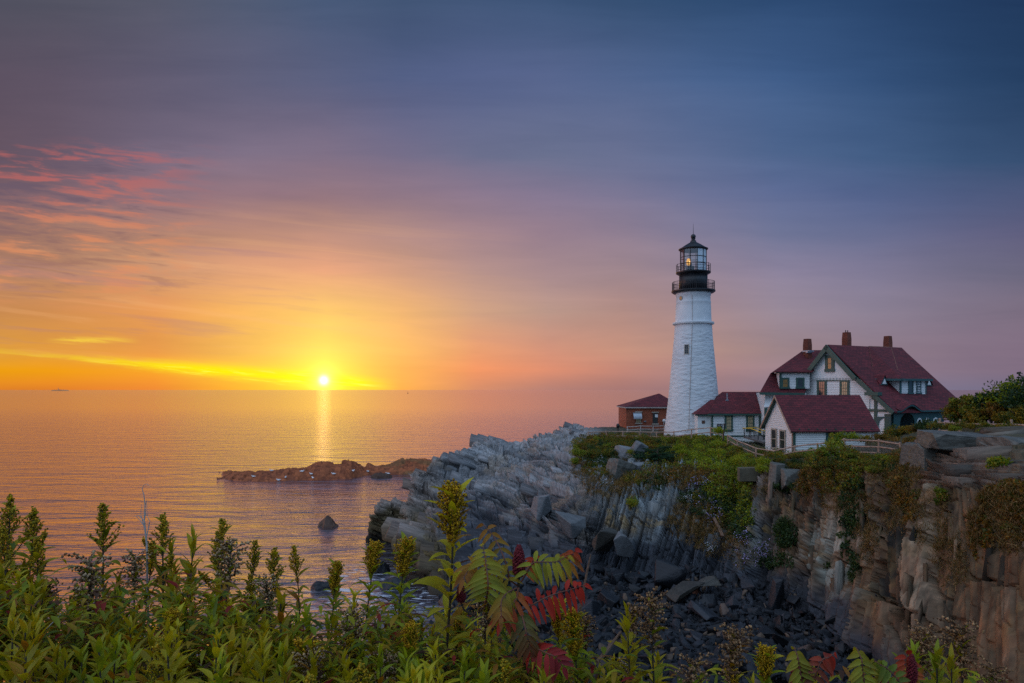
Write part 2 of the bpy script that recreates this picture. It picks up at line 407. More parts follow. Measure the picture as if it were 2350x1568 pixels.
M['glass'] = mat('dark_pane', (.03, .035, .04), .08, .4, 2, spec=.6)
M['curtain'] = mat('cream_blind_pane', (.42, .33, .19), .25, .15, 2)
M['amber'] = mat('amber_pane', (.27, .15, .045), .2, .2, 2)
M['board'] = mat('brown_board', (.12, .055, .035), .8, .2, 3)
M['meter'] = mat('meter_box', (.045, .035, .03), .6, .2, 3)
M['greyflat'] = mat('ramp_deck', (.13, .115, .11), .85, .2, 3)
def tower_b(t, b, tc):
    n = t.noise(tc.outputs['Object'], 0.5, 5, 0.65)
    t.put(b.inputs['Base Color'], t.ramp(n, [(.3, (.54, .56, .58)), (.7, (.68, .69, .70))]))
    sp = t.new('ShaderNodeSeparateXYZ'); t.put(sp.inputs[0], tc.outputs['Object'])
    mk = t.rng(sp.outputs[2], 13.4, 12.9, 0.03, 1.0)
    vn = t.new('ShaderNodeTexVoronoi'); vn.feature = 'SMOOTH_F1'
    t.put(vn.inputs['Vector'], t.mapping(tc.outputs['Object'], (1.1, 1.1, 3.0))); vn.inputs['Scale'].default_value = 1.0
    hgt = t.m('ADD', t.m('MULTIPLY', vn.outputs[0], -1.0), t.m('MULTIPLY', t.noise(t.mapping(tc.outputs['Object'], (1, 1, 2.5)), 2.2, 3, .5), 0.9))
    bn = t.new('ShaderNodeBump'); bn.inputs['Distance'].default_value = 0.10; t.put(bn.inputs['Strength'], t.m('MULTIPLY', mk, 0.9))
    t.put(bn.inputs['Height'], hgt); t.l.new(bn.outputs[0], b.inputs['Normal'])
M['tower'] = mat('whitewashed_stone', rough=.6, build=tower_b)
M['rock'] = attr_mat('shore_rock', .78, 3.4, .62, .8, 4.0, stretch=(.22, 1.7, 1.1), dist=.08)
M['pebble'] = attr_mat('beach_rock', .75, 5.0, .35, .4, 6.0)
M['reefglow'] = attr_mat('sunglow_reef_rock', .7, 2.0, .4, .9, 3.0)
M['leaf'] = attr_mat('leaf', .55, 9.0, .25, 0.0, 5, .40)
M['blade'] = attr_mat('grass_blade', .8, 5.0, .25, 0.0, 5, .3)
M['petal'] = attr_mat('petal', .8, 20.0, .2, 0.0, 5, .25)
M['bark'] = mat('bark', (.055, .04, .028), .9, .3, 6, .5, 20)
M['soil'] = mat('soil', (.035, .028, .016), .95, .4, 2, .8, 4)
M['fluff'] = attr_mat('seed_fluff', .9, 30.0, .2, 0.0, 5, .2)
M['sumac'] = attr_mat('sumac_fruit', .85, 30.0, .3, 0.5, 60)
M['feather'] = mat('white_feather', (.75, .75, .75), .7, .08, 3)
def emit(name, c, s):
    m = D.materials.new(name); m.use_nodes = True; b = m.node_tree.nodes['Principled BSDF']
    b.inputs['Base Color'].default_value = c+(1,); b.inputs['Emission Color'].default_value = c+(1,); b.inputs['Emission Strength'].default_value = s
    return m
M['lamp'] = emit('lamp_glow', (1.0, .45, .05), 0.9)
M['bulb'] = emit('lamp_bulb', (1.0, .75, .35), 4.0)
def lglass():
    m = D.materials.new('lantern_glass'); m.use_nodes = True; t = NT(m.node_tree); t.n.remove(t.n['Principled BSDF'])
    tr = t.new('ShaderNodeBsdfTransparent'); tr.inputs[0].default_value = (.82, .86, .86, 1)
    gl = t.new('ShaderNodeBsdfGlossy'); gl.inputs['Roughness'].default_value = .05
    ms = t.new('ShaderNodeMixShader'); ms.inputs[0].default_value = .18
    t.l.new(tr.outputs[0], ms.inputs[1]); t.l.new(gl.outputs[0], ms.inputs[2]); t.l.new(ms.outputs[0], t.n['Material Output'].inputs[0])
    return m
M['lglass'] = lglass()
M['panel'] = mat('white_metal_panel', (.55, .62, .68), .35, .05, 1)

# ------------------------------------------------------------------ sea
def water_mat():
    m = D.materials.new('sea_water'); m.use_nodes = True; t = NT(m.node_tree); t.n.remove(t.n['Principled BSDF'])
    pos = t.new('ShaderNodeNewGeometry').outputs['Position']
    n1 = t.noise(t.mapping(pos, (.06, .22, 1), (0, 0, R(6))), 1.0, 3, .5, .6)
    n2 = t.noise(t.mapping(pos, (.32, .95, 1), (0, 0, R(-8))), 1.0, 4, .6, .7)
    n3 = t.noise(t.mapping(pos, (1.5, 3.6, 1), (0, 0, R(12))), 1.0, 3, .6, .4)
    hgt = t.m('ADD', t.m('ADD', t.m('MULTIPLY', n1, 1.9), t.m('MULTIPLY', n2, .62)), t.m('MULTIPLY', n3, .075))
    bn = t.new('ShaderNodeBump'); sy = t.new('ShaderNodeSeparateXYZ'); t.put(sy.inputs[0], pos); t.put(bn.inputs['Strength'], t.rng(sy.outputs[1], 60, 600, .38, .085)); bn.inputs['Distance'].default_value = 1.0
    t.put(bn.inputs['Height'], hgt)
    df = t.new('ShaderNodeBsdfDiffuse'); df.inputs[0].default_value = (.035, .04, .06, 1)
    gl = t.new('ShaderNodeBsdfGlossy'); gl.inputs[0].default_value = (.97, .85, .83, 1); gl.inputs['Roughness'].default_value = .14
    t.l.new(bn.outputs[0], gl.inputs['Normal'])
    fr = t.new('ShaderNodeFresnel'); fr.inputs[0].default_value = 1.33; t.l.new(bn.outputs[0], fr.inputs['Normal'])
    fx = t.m('ADD', sy.outputs[0], t.m('MULTIPLY', t.m('SUBTRACT', t.noise(pos, .35, 3, .5), .5), 5.0))
    zone = t.m('MULTIPLY', t.m('MULTIPLY', t.rng(fx, -16.5, -12.0), t.rng(fx, -3.5, -6.5)), t.m('MULTIPLY', t.rng(sy.outputs[1], 42, 46), t.rng(sy.outputs[1], 59, 54)))
    fs = t.noise(t.mapping(pos, (.5, 1.3, 1), (0, 0, R(-18))), 1.2, 5, .6, 1.2)
    foam = t.m('MULTIPLY', t.rng(fs, .50, .66), zone)
    ms = t.new('ShaderNodeMixShader'); t.put(ms.inputs[0], t.m('ADD', .62, t.m('MULTIPLY', fr.outputs[0], .36)))
    t.l.new(df.outputs[0], ms.inputs[1]); t.l.new(gl.outputs[0], ms.inputs[2])
    fd = t.new('ShaderNodeBsdfDiffuse'); fd.inputs[0].default_value = (.62, .66, .74, 1); m2 = t.new('ShaderNodeMixShader'); t.put(m2.inputs[0], t.m('MULTIPLY', foam, .75))
    t.l.new(ms.outputs[0], m2.inputs[1]); t.l.new(fd.outputs[0], m2.inputs[2]); t.l.new(m2.outputs[0], t.n['Material Output'].inputs[0])
    return m
M['water'] = water_mat()
sea = MB()
L = 80000
sea.add([(-L, -300, 0), (L, -300, 0), (L, L, 0), (-L, L, 0)], [(0, 1, 2, 3)])
tag(sea.build('sea', M['water']), kind='structure')
# ------------------------------------------------------------------ building helpers
def clip_z(poly, z0, z1):
    for z, sgn in ((z0, 1), (z1, -1)):
        out = []
        for i in range(len(poly)):
            a, b = poly[i-1], poly[i]; da, db = sgn*(a.z-z), sgn*(b.z-z)
            if da*db < 0: out.append(a+(b-a)*(da/(da-db)))
            if db >= 0: out.append(b)
        poly = out
        if len(poly) < 3: return []
    return poly
def boards(mb, poly, n, step=0.18, lip=0.04):
    """horizontal clapboards: each board leans out at its lower edge"""
    poly = [Vector(p) for p in poly]; n = Vector(n).normalized()
    zs = [p.z for p in poly]; z = math.floor(min(zs)/step)*step
    mb.poly(poly)
    while z < max(zs):
        q = clip_z(poly, z, z+step)
        if q:
            lo = min(p.z for p in q); hi = max(p.z for p in q)
            if hi-lo > 0.02:
                r = [p+n*(0.004+lip*(1-(p.z-z)/step)) for p in q]; mb.poly(r)
                bt = [p for p in q if abs(p.z-lo) < 1e-4]
                if len(bt) >= 2:
                    a, b = bt[0], bt[-1]; mb.poly([a, b, b+n*(lip+.004), a+n*(lip+.004)])
        z += step
def wframe(mb, c, right, up, w, h, t=0.1, d=0.08, n=None, sill=True):
    c, r, u = Vector(c), Vector(right).normalized(), Vector(up).normalized(); n = Vector(n)
    for s in (-1, 1): mb.obox(c+r*s*(w/2+t/2)+n*d/2, r*t, u*h, n*d)
    mb.obox(c+u*(h/2+t/2)+n*d/2, r*(w+2*t), u*t, n*d)
    mb.obox(c-u*(h/2+t/2)+n*(d*.75), r*(w+2*t+(.1 if sill else 0)), u*t, n*d*1.5)
def window(parent, c, right, n, w, h, frame='green', pane='curtain', nx=3, ny=4, t=0.11, d=0.09, label=None, sash='green'):
    c, r, n = Vector(c), Vector(right).normalized(), Vector(n).normalized(); u = Vector((0, 0, 1))
    f = MB(); wframe(f, c, r, u, w, h, t, d, n); fo = f.build('window', M[frame], parent)
    if label: fo['label'] = label
    p = MB(); p.obox(c+n*.06, r*w, u*h, n*.02); p.build('pane', M[pane], fo)
    s = MB(); k = min(w, h)*.035
    s.obox(c+n*.08, r*w, u*k*2, n*.03)
    for i in range(1, nx): s.obox(c+r*(w*(i/nx-.5))+n*.078, r*k, u*h, n*.016)
    for j in range(1, ny): s.obox(c+u*(h*(j/ny-.5))+n*.0805, r*w, u*k, n*.018)
    s.build('sash', M[sash], fo)
    return fo

# ------------------------------------------------------------------ lighthouse
TC = Vector(((1591-CX)/F*85, 85, 0)); GZ = 8.6; SC_ = 85/F
tw = thing('lighthouse', 'tall white stone lighthouse with black lantern on the headland', 'lighthouse', (TC.x, TC.y, GZ))
def lz(y): return EZ-(y-HY)*SC_
b = MB()
prof = [(3.72, GZ-1), (3.55, lz(992)), (3.11, lz(928)), (2.72, lz(850)), (2.34, lz(775)), (2.24, lz(746)), (2.19, lz(740)), (2.13, lz(705)), (2.10, lz(698)),
        (2.13, lz(696.5)), (2.13, lz(694)), (2.08, lz(692.5)), (2.07, lz(681)), (2.13, lz(679.5)), (2.13, lz(677.5)), (2.10, lz(676)), (2.2, lz(673.2))]
b.lathe(prof, (TC.x, TC.y, 0), 96); tower = b.build('tower', M['tower'], tw, True)
b = MB(); b.lathe([(2.26, lz(746.5)), (2.50, lz(745)), (2.53, lz(742)), (2.5, lz(740.5)), (2.2, lz(739.5))], (TC.x, TC.y, 0), 96); b.build('ledge', M['tower'], tw)
b = MB(); b.lathe([(2.0, lz(675.0)), (2.45, lz(673.2)), (2.66, lz(670.5)), (2.66, lz(668)), (1.7, lz(667.3))], (TC.x, TC.y, 0), 64); b.build('lower_gallery', M['black'], tw)
def railing(nm, rad, z0, z1, npost, rails, r=.022, nbal=0):
    b = MB()
    for k in range(npost):
        a = 2*math.pi*(k+.3)/npost; q = Vector((TC.x+rad*math.cos(a), TC.y+rad*math.sin(a), 0))
        b.tube([q+Vector((0, 0, z0)), q+Vector((0, 0, z1+.06))], r*1.5, 6)
    for k in range(nbal):
        a = 2*math.pi*k/nbal; q = Vector((TC.x+rad*math.cos(a), TC.y+rad*math.sin(a), 0))
        b.tube([q+Vector((0, 0, z0)), q+Vector((0, 0, z1))], r*.75, 5)
    for zz in rails:
        b.tube([Vector((TC.x+rad*math.cos(2*math.pi*k/48), TC.y+rad*math.sin(2*math.pi*k/48), zz)) for k in range(49)], r, 6)
    b.build(nm, M['black'], tw)
railing('lower_railing', 2.56, lz(668.5), lz(648.5), 10, [lz(648.5), lz(655.5)], .024, 64)
b = MB(); b.lathe([(1.72, lz(668)), (1.72, lz(629))], (TC.x, TC.y, 0), 48); b.build('watch_room', M['black'], tw, True)
b = MB(); b.lathe([(1.72, lz(631.5)), (1.95, lz(629.5)), (2.1, lz(627.8)), (2.12, lz(625.5)), (1.6, lz(624.8))], (TC.x, TC.y, 0), 64); b.build('upper_gallery', M['black'], tw)
railing('upper_railing', 2.05, lz(626), lz(608), 14, [lz(608), lz(614), lz(621)], .022)
NS = 12; LR = 1.60
z0, z1 = lz(625.2), lz(572.5)
lant = MB()
def lp(k, z, r=LR): a = 2*math.pi*(k+.1)/NS; return Vector((TC.x+r*math.cos(a), TC.y+r*math.sin(a), z))
for k in range(NS): lant.tube([lp(k, z0), lp(k, z1)], .045, 6)
for zz in (z0+.05, lz(607), lz(591.8), z1-.05): lant.tube([lp(k, zz) for k in range(NS+1)], .04, 6)
lo_ = lant.build('lantern', M['black'], tw)
gl, pn = MB(), MB()
for k in range(NS):
    a = 2*math.pi*(k+.6)/NS; d = Vector((math.cos(a), math.sin(a), 0))
    ang = math.degrees(math.atan2(d.x, -d.y))            # bearing of this side, 0 faces the viewer's cliff
    tgt = pn if 0 < ang < 125 else gl
    tgt.poly([lp(k, z0, LR-.02), lp(k+1, z0, LR-.02), lp(k+1, z1, LR-.02), lp(k, z1, LR-.02)])
gl.build('glazing', M['lglass'], lo_); pn.build('blank_panel', M['panel'], lo_)
b = MB(); b.lathe([(.02, z0+.1), (.5, z0+.1), (.5, z0+.7), (.2, z0+.75), (.2, z0+1.1)], (TC.x-.45, TC.y-.2, 0), 20); b.build('lamp_pedestal', M['black'], tw)
b = MB(); b.ball((TC.x-.75, TC.y-.62, lz(604)), .42, 20, (.62, .62, 1.12)); lpn = b.build('lamp', M['lamp'], tw, True)
b = MB(); b.ball((TC.x-.64, TC.y-.92, lz(604.5)), .075, 10); b.build('bulb', M['bulb'], lpn, True)
b = MB(); b.lathe([(1.60, lz(575.5)), (1.78, lz(573.5)), (1.80, lz(572)), (1.60, lz(570.5)), (1.0, lz(563)), (.40, lz(556.5)), (.34, lz(554)), (.34, lz(552.5)), (.22, lz(552)), (.20, lz(549.5)), (.28, lz(549)), (.28, lz(548)), (.14, lz(547.3))], (TC.x, TC.y, 0), NS*3, .05)
b.build('lantern_roof', M['black'], tw)
b = MB(); b.ball((TC.x, TC.y, lz(543.3)), .31, 20); b.build('ball_finial', M['black'], tw, True)
b = MB(); b.tube([(TC.x, TC.y, lz(539)), (TC.x, TC.y, lz(513.5))], [.035, .012], 6); b.build('lightning_rod', M['black'], tw)
def on_tower(px, py, out=0.0):
    o = Vector((0, 0, EZ)); d = ray(px, py); z = lz(py); 
    pr = prof[1:]; zs = [p[1] for p in pr]; rr = float(np.interp(z, zs, [p[0] for p in pr]))+out
    A = d.x**2+d.y**2; B = -2*(d.x*TC.x+d.y*TC.y); C = TC.x**2+TC.y**2-rr*rr
    t = (-B-math.sqrt(max(B*B-4*A*C, 0)))/(2*A); q = o+d*t
    n = Vector((q.x-TC.x, q.y-TC.y, 0)).normalized(); return q, n
q, n = on_tower(1576, 801.7); window(tw, q+n*.0, n.cross(Vector((0, 0, 1)))*-1, n, .44, 1.05, 'stone', 'glass', 2, 4, .07, .09, sash='stone')
q, n = on_tower(1563, 684.5); rr_ = n.cross(Vector((0, 0, 1)))
b = MB(); b.tube([q-n*.15, q+n*.06], .27, 20); ph = b.build('porthole', M['stone'], tw)
b = MB(); b.tube([q-n*.1, q+n*.075], .2, 20); b.build('pane', M['amber'], ph)
b = MB(); pts = []
for py in (676, 690, 705, 722, 738): pts.append(on_tower(1588.3+.9*(py-676)/60, py, .045)[0])
for py in (741.5, 744): pts.append(on_tower(1589, py, .40)[0])
for k in range(10): pts.append(on_tower(1588.5-9*k/9.0*.9, 749+26.5*k, .06)[0])
b.tube(pts, .028, 6); b.build('lightning_cable', M['greywood'], tw)

# ------------------------------------------------------------------ brick building behind the tower
YB = 98.0
def BP(px, py, Y=YB): return P(px, py, Y)
bb = thing('brick_building', 'low red brick building with hipped roof left of the lighthouse', 'building', tuple(BP(1485, 990)))
w_ = MB(); a, c_ = BP(1437, 990), BP(1560, 990); top = BP(1437, 935).z
w_.prism([(a.x, YB, 7.5), (c_.x, YB, 7.5), (c_.x, YB, top), (a.x, YB, top)], (0, 7, 0)); w_.build('wall', M['brick'], bb)
rf = MB(); e0, e1 = BP(1432.5, 934), BP(1566, 934); rz = BP(1510, 903.5, YB+3.6).z; r0 = BP(1511, 903.5, YB+3.6); r1x = e1.x-2.5
A_, B_, C_, D_ = Vector((e0.x, YB-.35, e0.z)), Vector((e1.x, YB-.35, e0.z)), Vector((e1.x, YB+7.5, e0.z)), Vector((e0.x, YB+7.5, e0.z))
E_, F_ = Vector((r0.x, YB+3.6, rz)), Vector((r1x, YB+3.6, rz))
rf.poly([A_, B_, F_, E_]); rf.poly([B_, C_, F_]); rf.poly([C_, D_, E_, F_]); rf.poly([D_, A_, E_]); rf.build('roof', M['roof'], bb)
cn_ = MB(); cn_.box(((e0.x+e1.x)/2, YB+3.6, e0.z-.10), (e1.x-e0.x-.1, 7.9, .16)); cn_.build('cornice', M['greywood'], bb)
fr_n = Vector((0, -1, 0)); rgt = Vector((1, 0, 0))
for px, py0, py1, wd, pn_ in ((1465.5, 947, 970, .68, 'curtain'), (1503.6, 948, 971.5, .62, 'glass')):
    cc = (BP(px, py0)+BP(px, py1))/2; hgt = BP(px, py0).z-BP(px, py1).z
    wo = window(bb, cc-fr_n*.03, rgt, fr_n, wd, hgt, 'meter', pn_, 3, 4, .06, .07)
    s = MB(); s.box(cc+Vector((0, -.07, -hgt/2-.12)), (wd+.35, .2, .17)); s.build('sill', M['stone'], wo)
    s = MB(); s.box(cc+Vector((0, -.05, hgt/2+.1)), (wd+.4, .14, .16)); s.build('lintel', M['stone'], wo)
aw = MB(); c0 = BP(1463.8, 957)
for k in range(8):
    a0_, a1_ = R(90*k/8), R(90*(k+1)/8)
    p0 = Vector((0, -.9*math.cos(a0_), .9*math.sin(a0_)-.25)); p1 = Vector((0, -.9*math.cos(a1_), .9*math.sin(a1_)-.25))
    aw.poly([c0+p0+Vector((-.75, 0, 0)), c0+p0+Vector((.45, 0, 0)), c0+p1+Vector((.45, 0, 0)), c0+p1+Vector((-.75, 0, 0))])
aw.build('hood', M['metal'], bb)
s = MB(); s.box(BP(1506, 954.5)+Vector((0, -.12, 0)), (.42, .03, .42)); s.build('notice', M['white'], bb)
s = MB(); s.box(BP(1479.8, 967)+Vector((0, -.1, 0)), (.35, .2, .18)); s.build('vent', M['metal'], bb)
s = MB(); s.tube([BP(1523, 974)+Vector((0, -.1, 0)), BP(1523, 966)+Vector((0, -.1, 0))], .05, 8); s.ball(BP(1523.5, 965.5)+Vector((0, -.15, 0)), .25, 12); s.build('wall_lamp', M['white'], bb)

# ------------------------------------------------------------------ white connector between tower and house
YC = 80.0
cb = thing('covered_walkway', 'low white clapboard passage with red roof joining tower and house', 'building', tuple(P(1690, 1000, YC)))
def CP(px, py, Y=YC): return P(px, py, Y)
xl, xm, xr = CP(1603, 0).x, CP(1632, 0).x, CP(1768, 0).x; ze = CP(1690, 952).z; gz = 8.3
b = MB(); boards(b, [(xm, YC, gz), (xr, YC, gz), (xr, YC, ze), (xm, YC, ze)], (0, -1, 0)); b.box(((xm+xr)/2, YC+2.5, (gz+ze)/2), (xr-xm-.02, 4.9, ze-gz-.02)); b.build('wall', M['white'], cb)
b = MB(); b.box(((xl+xm)/2-.02, YC+2.4, (gz+ze)/2), (xm-xl, 4.2, ze-gz)); pw = b.build('plain_wall', M['white'], cb); pw['label'] = 'smooth white end wall beside the tower'
eL, eR = CP(1624.5, 949.5, YC-.4), CP(1762, 949.5, YC-.4); rL, rR = CP(1658, 899.5, YC+2.5), CP(1766, 899.5, YC+2.5)
b = MB(); bk0, bk1 = Vector((eL.x, YC+5.4, eL.z)), Vector((eR.x, YC+5.4, eR.z))
b.poly([eL, eR, rR, rL]); b.poly([eL, rL, bk0]); b.poly([bk0, rL, rR, bk1])
f0, f1 = CP(1597, 951, YC-.1), CP(1632, 951, YC-.1); t0, t1 = CP(1631, 917.5, YC+2.1), CP(1648, 917.5, YC+2.1)
b.poly([f0, f1, t1, t0]); b.poly([f0, t0, (f0.x, YC+4.4, f0.z)]); b.poly([(f0.x, YC+4.4, f0.z), t0, t1, (f1.x, YC+4.4, f1.z)])
b.build('roof', M['roof'], cb)
b = MB(); b.box(((eL.x+eR.x)/2, YC-.25, eL.z-.12), (eR.x-eL.x, .3, .2)); b.box(((f0.x+f1.x)/2-.05, YC+.12, f0.z-.10), (f1.x-f0.x-.1, .3, .16)); b.build('eave_trim', M['green'], cb)
b = MB(); b.box((xm+.1, YC-.05, (gz+ze)/2), (.2, .12, ze-gz)); b.box(((xm+xr)/2, YC-.05, CP(0, 1001).z), (xr-xm, .1, .16)); b.build('corner_board', M['green'], cb)
for px in (1672, 1721.3):
    cc = (CP(px, 956)+CP(px, 986))/2; window(cb, cc+Vector((0, -.03, 0)), rgt, fr_n, .55, CP(0, 956).z-CP(0, 986).z, 'green', 'curtain', 3, 4, .2, .1)
b = MB(); c0 = CP(1750, 978); b.box((c0.x, YC-.06, c0.z), (.9, .12, 2.3)); dr = b.build('door', M['green'], cb)
b = MB(); q = CP(1668.7, 917.5, YC+1.45); b.tube([q+Vector((0, 0, -.1)), q+Vector((0, 0, .75))], .06, 8); b.box(q+Vector((-.05, -.05, -.05)), (.4, .3, .12)); b.build('vent_pipe', M['metal'], cb)
b = MB(); q = CP(1651, 977)+Vector((0, -.15, 0)); b.box(q, (.6, .22, .42)); b.box(q+Vector((0, 0, -.5)), (.3, .12, .6)); mt = b.build('meter_box', M['meter'], cb)
for s_ in (-.15, .15):
    b = MB(); b.tube([q+Vector((s_, -.11, .03)), q+Vector((s_, -.19, .03))], .1, 14); b.build('dial', M['metal'], mt)
b = MB(); q = CP(1615.8, 969)+Vector((0, .28, 0)); b.box(q, (.36, .05, .36)); b.build('plaque', M['board'], cb)

# ------------------------------------------------------------------ white shed
shd = thing('white_shed', 'small white clapboard shed with steep red roof in front of the house', 'shed', (28, 64, 8))
yaw = R(3.0); ex = Vector((math.cos(yaw), math.sin(yaw), 0)); ey = Vector((-math.sin(yaw), math.cos(yaw), 0)); uz = Vector((0, 0, 1))
Bc = P(1820.8, HY, 63.4); Bc.z = 0                       # near corner
SW, SL = 6.1, 7.75; zg, zeave, zpk = 7.2, 11.05, 14.0
def sp(u, v, z): return Bc+ex*u+ey*v+uz*z
b = MB(); boards(b, [sp(0, SW, zg), sp(0, 0, zg), sp(0, 0, zeave), sp(0, SW/2, zpk-.1), sp(0, SW, zeave)], -ex, .18, .04)
boards(b, [sp(0, 0, zg), sp(SL, 0, zg), sp(SL, 0, zeave-.16), sp(0, 0, zeave-.16)], -ey, .18, .04)
b.poly([sp(SL, 0, zg), sp(SL, SW, zg), sp(SL, SW, zeave), sp(SL, SW/2, zpk-.1), sp(SL, 0, zeave)]); b.poly([sp(SL, SW, zg), sp(0, SW, zg), sp(0, SW, zeave), sp(SL, SW, zeave)])
b.build('wall', M['white'], shd)
b = MB(); th = Vector((0, 0, -.10)); o1, o2, oh = -.42, SL+.35, .38; sl_ = (zpk-zeave)/(SW/2)
zo = zeave-oh*sl_
b.prism([sp(o1, -oh, zo), sp(o2, -oh, zo), sp(o2, SW/2, zpk), sp(o1, SW/2, zpk)], th); b.prism([sp(o1, SW/2, zpk), sp(o2, SW/2, zpk), sp(o2, SW+oh, zo), sp(o1, SW+oh, zo)], th)
b.build('roof', M['roof'], shd)
b = MB()
for v0, v1 in ((-oh, SW/2), (SW+oh, SW/2)):
    b.prism([sp(o1-.04, v0, zo-.02), sp(o1-.04, v1, zpk-.02), sp(o1-.04, v1, zpk-.24), sp(o1-.04, v0, zo-.24)], ex*.05)
vb = b.build('verge_board', M['wood'], shd)
b = MB()
for v0, v1 in ((-oh+.02, SW/2), (SW+oh-.02, SW/2)):
    b.prism([sp(o1+.02, v0, zo-.125), sp(o1+.02, v1, zpk-.125), sp(-.03, v1, zpk-.125), sp(-.03, v0, zo-.125)], uz*-.03)
b.build('soffit', M['green'], shd)
b = MB(); b.obox(sp(.06, -.07, (zg+zeave)/2-.1), ex*.2, ey*.08, uz*(zeave-zg-.2)); b.build('corner_board', M['green'], shd)
b = MB(); b.obox(sp(-.07, .06, (zg+zeave)/2-.1), ex*.08, ey*.16, uz*(zeave-zg-.2)); b.build('corner_board', M['wood'], shd)
for k in range(9): b = MB(); b.obox(sp(.45+k*.86, -.17, zeave-.2), ex*.1, ey*.3, uz*.12); b.build('rafter_end', M['green'], shd)
for px, y0, y1 in ((1778.2, 987, 1027), (1797.8, 990, 1029)):
    hp = hit(px, (y0+y1)/2, sp(0, 0, 0), ex); hgt = (y1-y0)/F*hp.y
    window(shd, hp-ex*.03, -ey, -ex, .95, hgt, 'stone', 'glass', 1, 2, .16, .1, sash='stone')
hp = hit(1912, 1003, sp(0, 0, 0), ey); window(shd, hp-ey*.03, ex, -ey, 1.15, 1.05, 'teal', 'glass', 3, 3, .14, .1, sash='teal')

# ------------------------------------------------------------------ keepers' house
psi = R(28); rr = Vector((math.cos(psi), math.sin(psi), 0)); g = Vector((math.sin(psi), -math.cos(psi), 0))
PK = P(1899.5, 791, 75); OV = .45                          # peak of the overhanging rake; wall stands OV behind it
hs = thing('keepers_house', "large white gabled keepers' house with dark red roof and green trim", 'house', (38, 76, 8.5))
def RP(px, py, back=0.0): return hit(px, py, PK+rr*back, rr)
def WP(px, py): return RP(px, py, OV)
LEN = 13.2
e_r = RP(2053.5, 945); e_l = RP(1816, 901.5); k_r = RP(1968.4, 866); k_l = RP(1842.7, 865)
b = MB(); th = Vector((0, 0, -.16))
b.prism([PK, e_r, e_r+rr*LEN, PK+rr*LEN], th); b.prism([PK, PK+rr*LEN, e_l+rr*LEN, e_l], th)
roof_n = (e_r-PK).cross(rr).normalized(); roof_n = -roof_n if roof_n.z < 0 else roof_n
mainroof = b.build('roof', M['roof'], hs)
def SP(px, py, out=0.0): return hit(px, py, PK+roof_n*out, roof_n)
# gable end wall
base = 8.3
wl, wr = WP(1836, 950), WP(2046, 950)
def wv(p, z): return Vector((p.x, p.y, z))
tl, tr = WP(1838, 888), WP(2043, 938.5)
low_z = WP(1900, 868.5)
b = MB(); pk_w = WP(1899.5, 799)
gab_l, gab_r = WP(1857.5, 867), WP(1965.5, 867)
boards(b, [wv(wl, base), wv(wr, base), wv(wr, tr.z), gab_r, gab_l, tl], -rr, .18, .04)
b.prism([wv(wl, base), wv(wr, base), wv(wr, tr.z), pk_w, wv(wl, tl.z-.5)], rr*.3)
b.build('wall', M['white'], hs)
b = MB(); a_, c_2 = WP(1854.5, 867.5), WP(1967, 867.5); pj = -rr*.14
b.prism([a_+pj, c_2+pj, WP(1899.8, 800.5)+pj], rr*.13)
nsc = 34
for k in range(nsc):
    p0 = a_.lerp(c_2, k/nsc)+pj; p1 = a_.lerp(c_2, (k+.6)/nsc)+pj
    b.prism([p0, p1, p1+uz*-.2, (p0+p1)/2+uz*-.28, p0+uz*-.2], rr*.05)
b.build('gable_panel', M['white'], hs)
b = MB()
nrm = -rr
def rake(p, q, wd=.46, dp=.12, off=0.0):
    d = (Vector(q)-Vector(p)).normalized(); dn = d.cross(nrm).normalized()
    if dn.z > 0: dn = -dn
    o = nrm*(.03+off)
    b.prism([p+o, q+o, q+o+dn*wd, p+o+dn*wd], nrm*dp)
rake(PK, k_r, .5, .12, .16); rake(PK, k_l, .5, .12, .16); rake(k_r, e_r, .42, .1); rake(k_l, e_l, .42, .1)
c5 = WP(2008, 905)
b.obox(c5-rr*.3+uz*.05, g*1.5, rr*.7, uz*.35); b.obox(c5-rr*.12-uz*.35+g*.1, g*.6, rr*.35, uz*.35)
c6 = WP(1832, 903); b.obox(c6-rr*.3, g*1.4, rr*.7, uz*.3)
b.obox(WP(2010.5, 950)-rr*.05, g*.32, rr*.12, uz*4.2); 
b.obox((WP(1985, 942)+WP(2046, 942))/2-rr*.08, g*3.2, rr*.14, uz*.25)
b.build('rake_trim', M['green'], hs)
# soffit shadow boards under the projecting upper rake
b = MB()
for q_ in (k_r, k_l):
    d = uz*-.18; b.prism([PK+d-rr*.15, q_+d-rr*.15, q_+d+rr*(OV-.02), PK+d+rr*(OV-.02)], uz*-.05)
b.build('soffit', M['green'], hs)
# gable windows
def gwin(px0, px1, y0, y1, pane, nx=3, ny=4, t=.2, off=0.0, hood=False):
    a0, a1 = WP(px0, (y0+y1)/2), WP(px1, (y0+y1)/2); c = (a0+a1)/2
    return window(hs, c-rr*(.03+off), g, -rr, (a1-a0).length, (WP((px0+px1)/2, y0)-WP((px0+px1)/2, y1)).length, 'green', pane, nx, ny, t, .1)
gwin(1903, 1911, 822.5, 846.5, 'amber', 1, 2, .34, .14)
gwin(1880.5, 1893.5, 876.5, 907, 'glass', 3, 4, .25); gwin(1933, 1945.5, 876.5, 906, 'curtain', 3, 4, .25)
b = MB(); q0, q1 = WP(1875, 871.5), WP(1950, 871.5); b.obox((q0+q1)/2-rr*.07, g*(q1-q0).length, rr*.1, uz*.3); b.build('window_band', M['green'], hs)
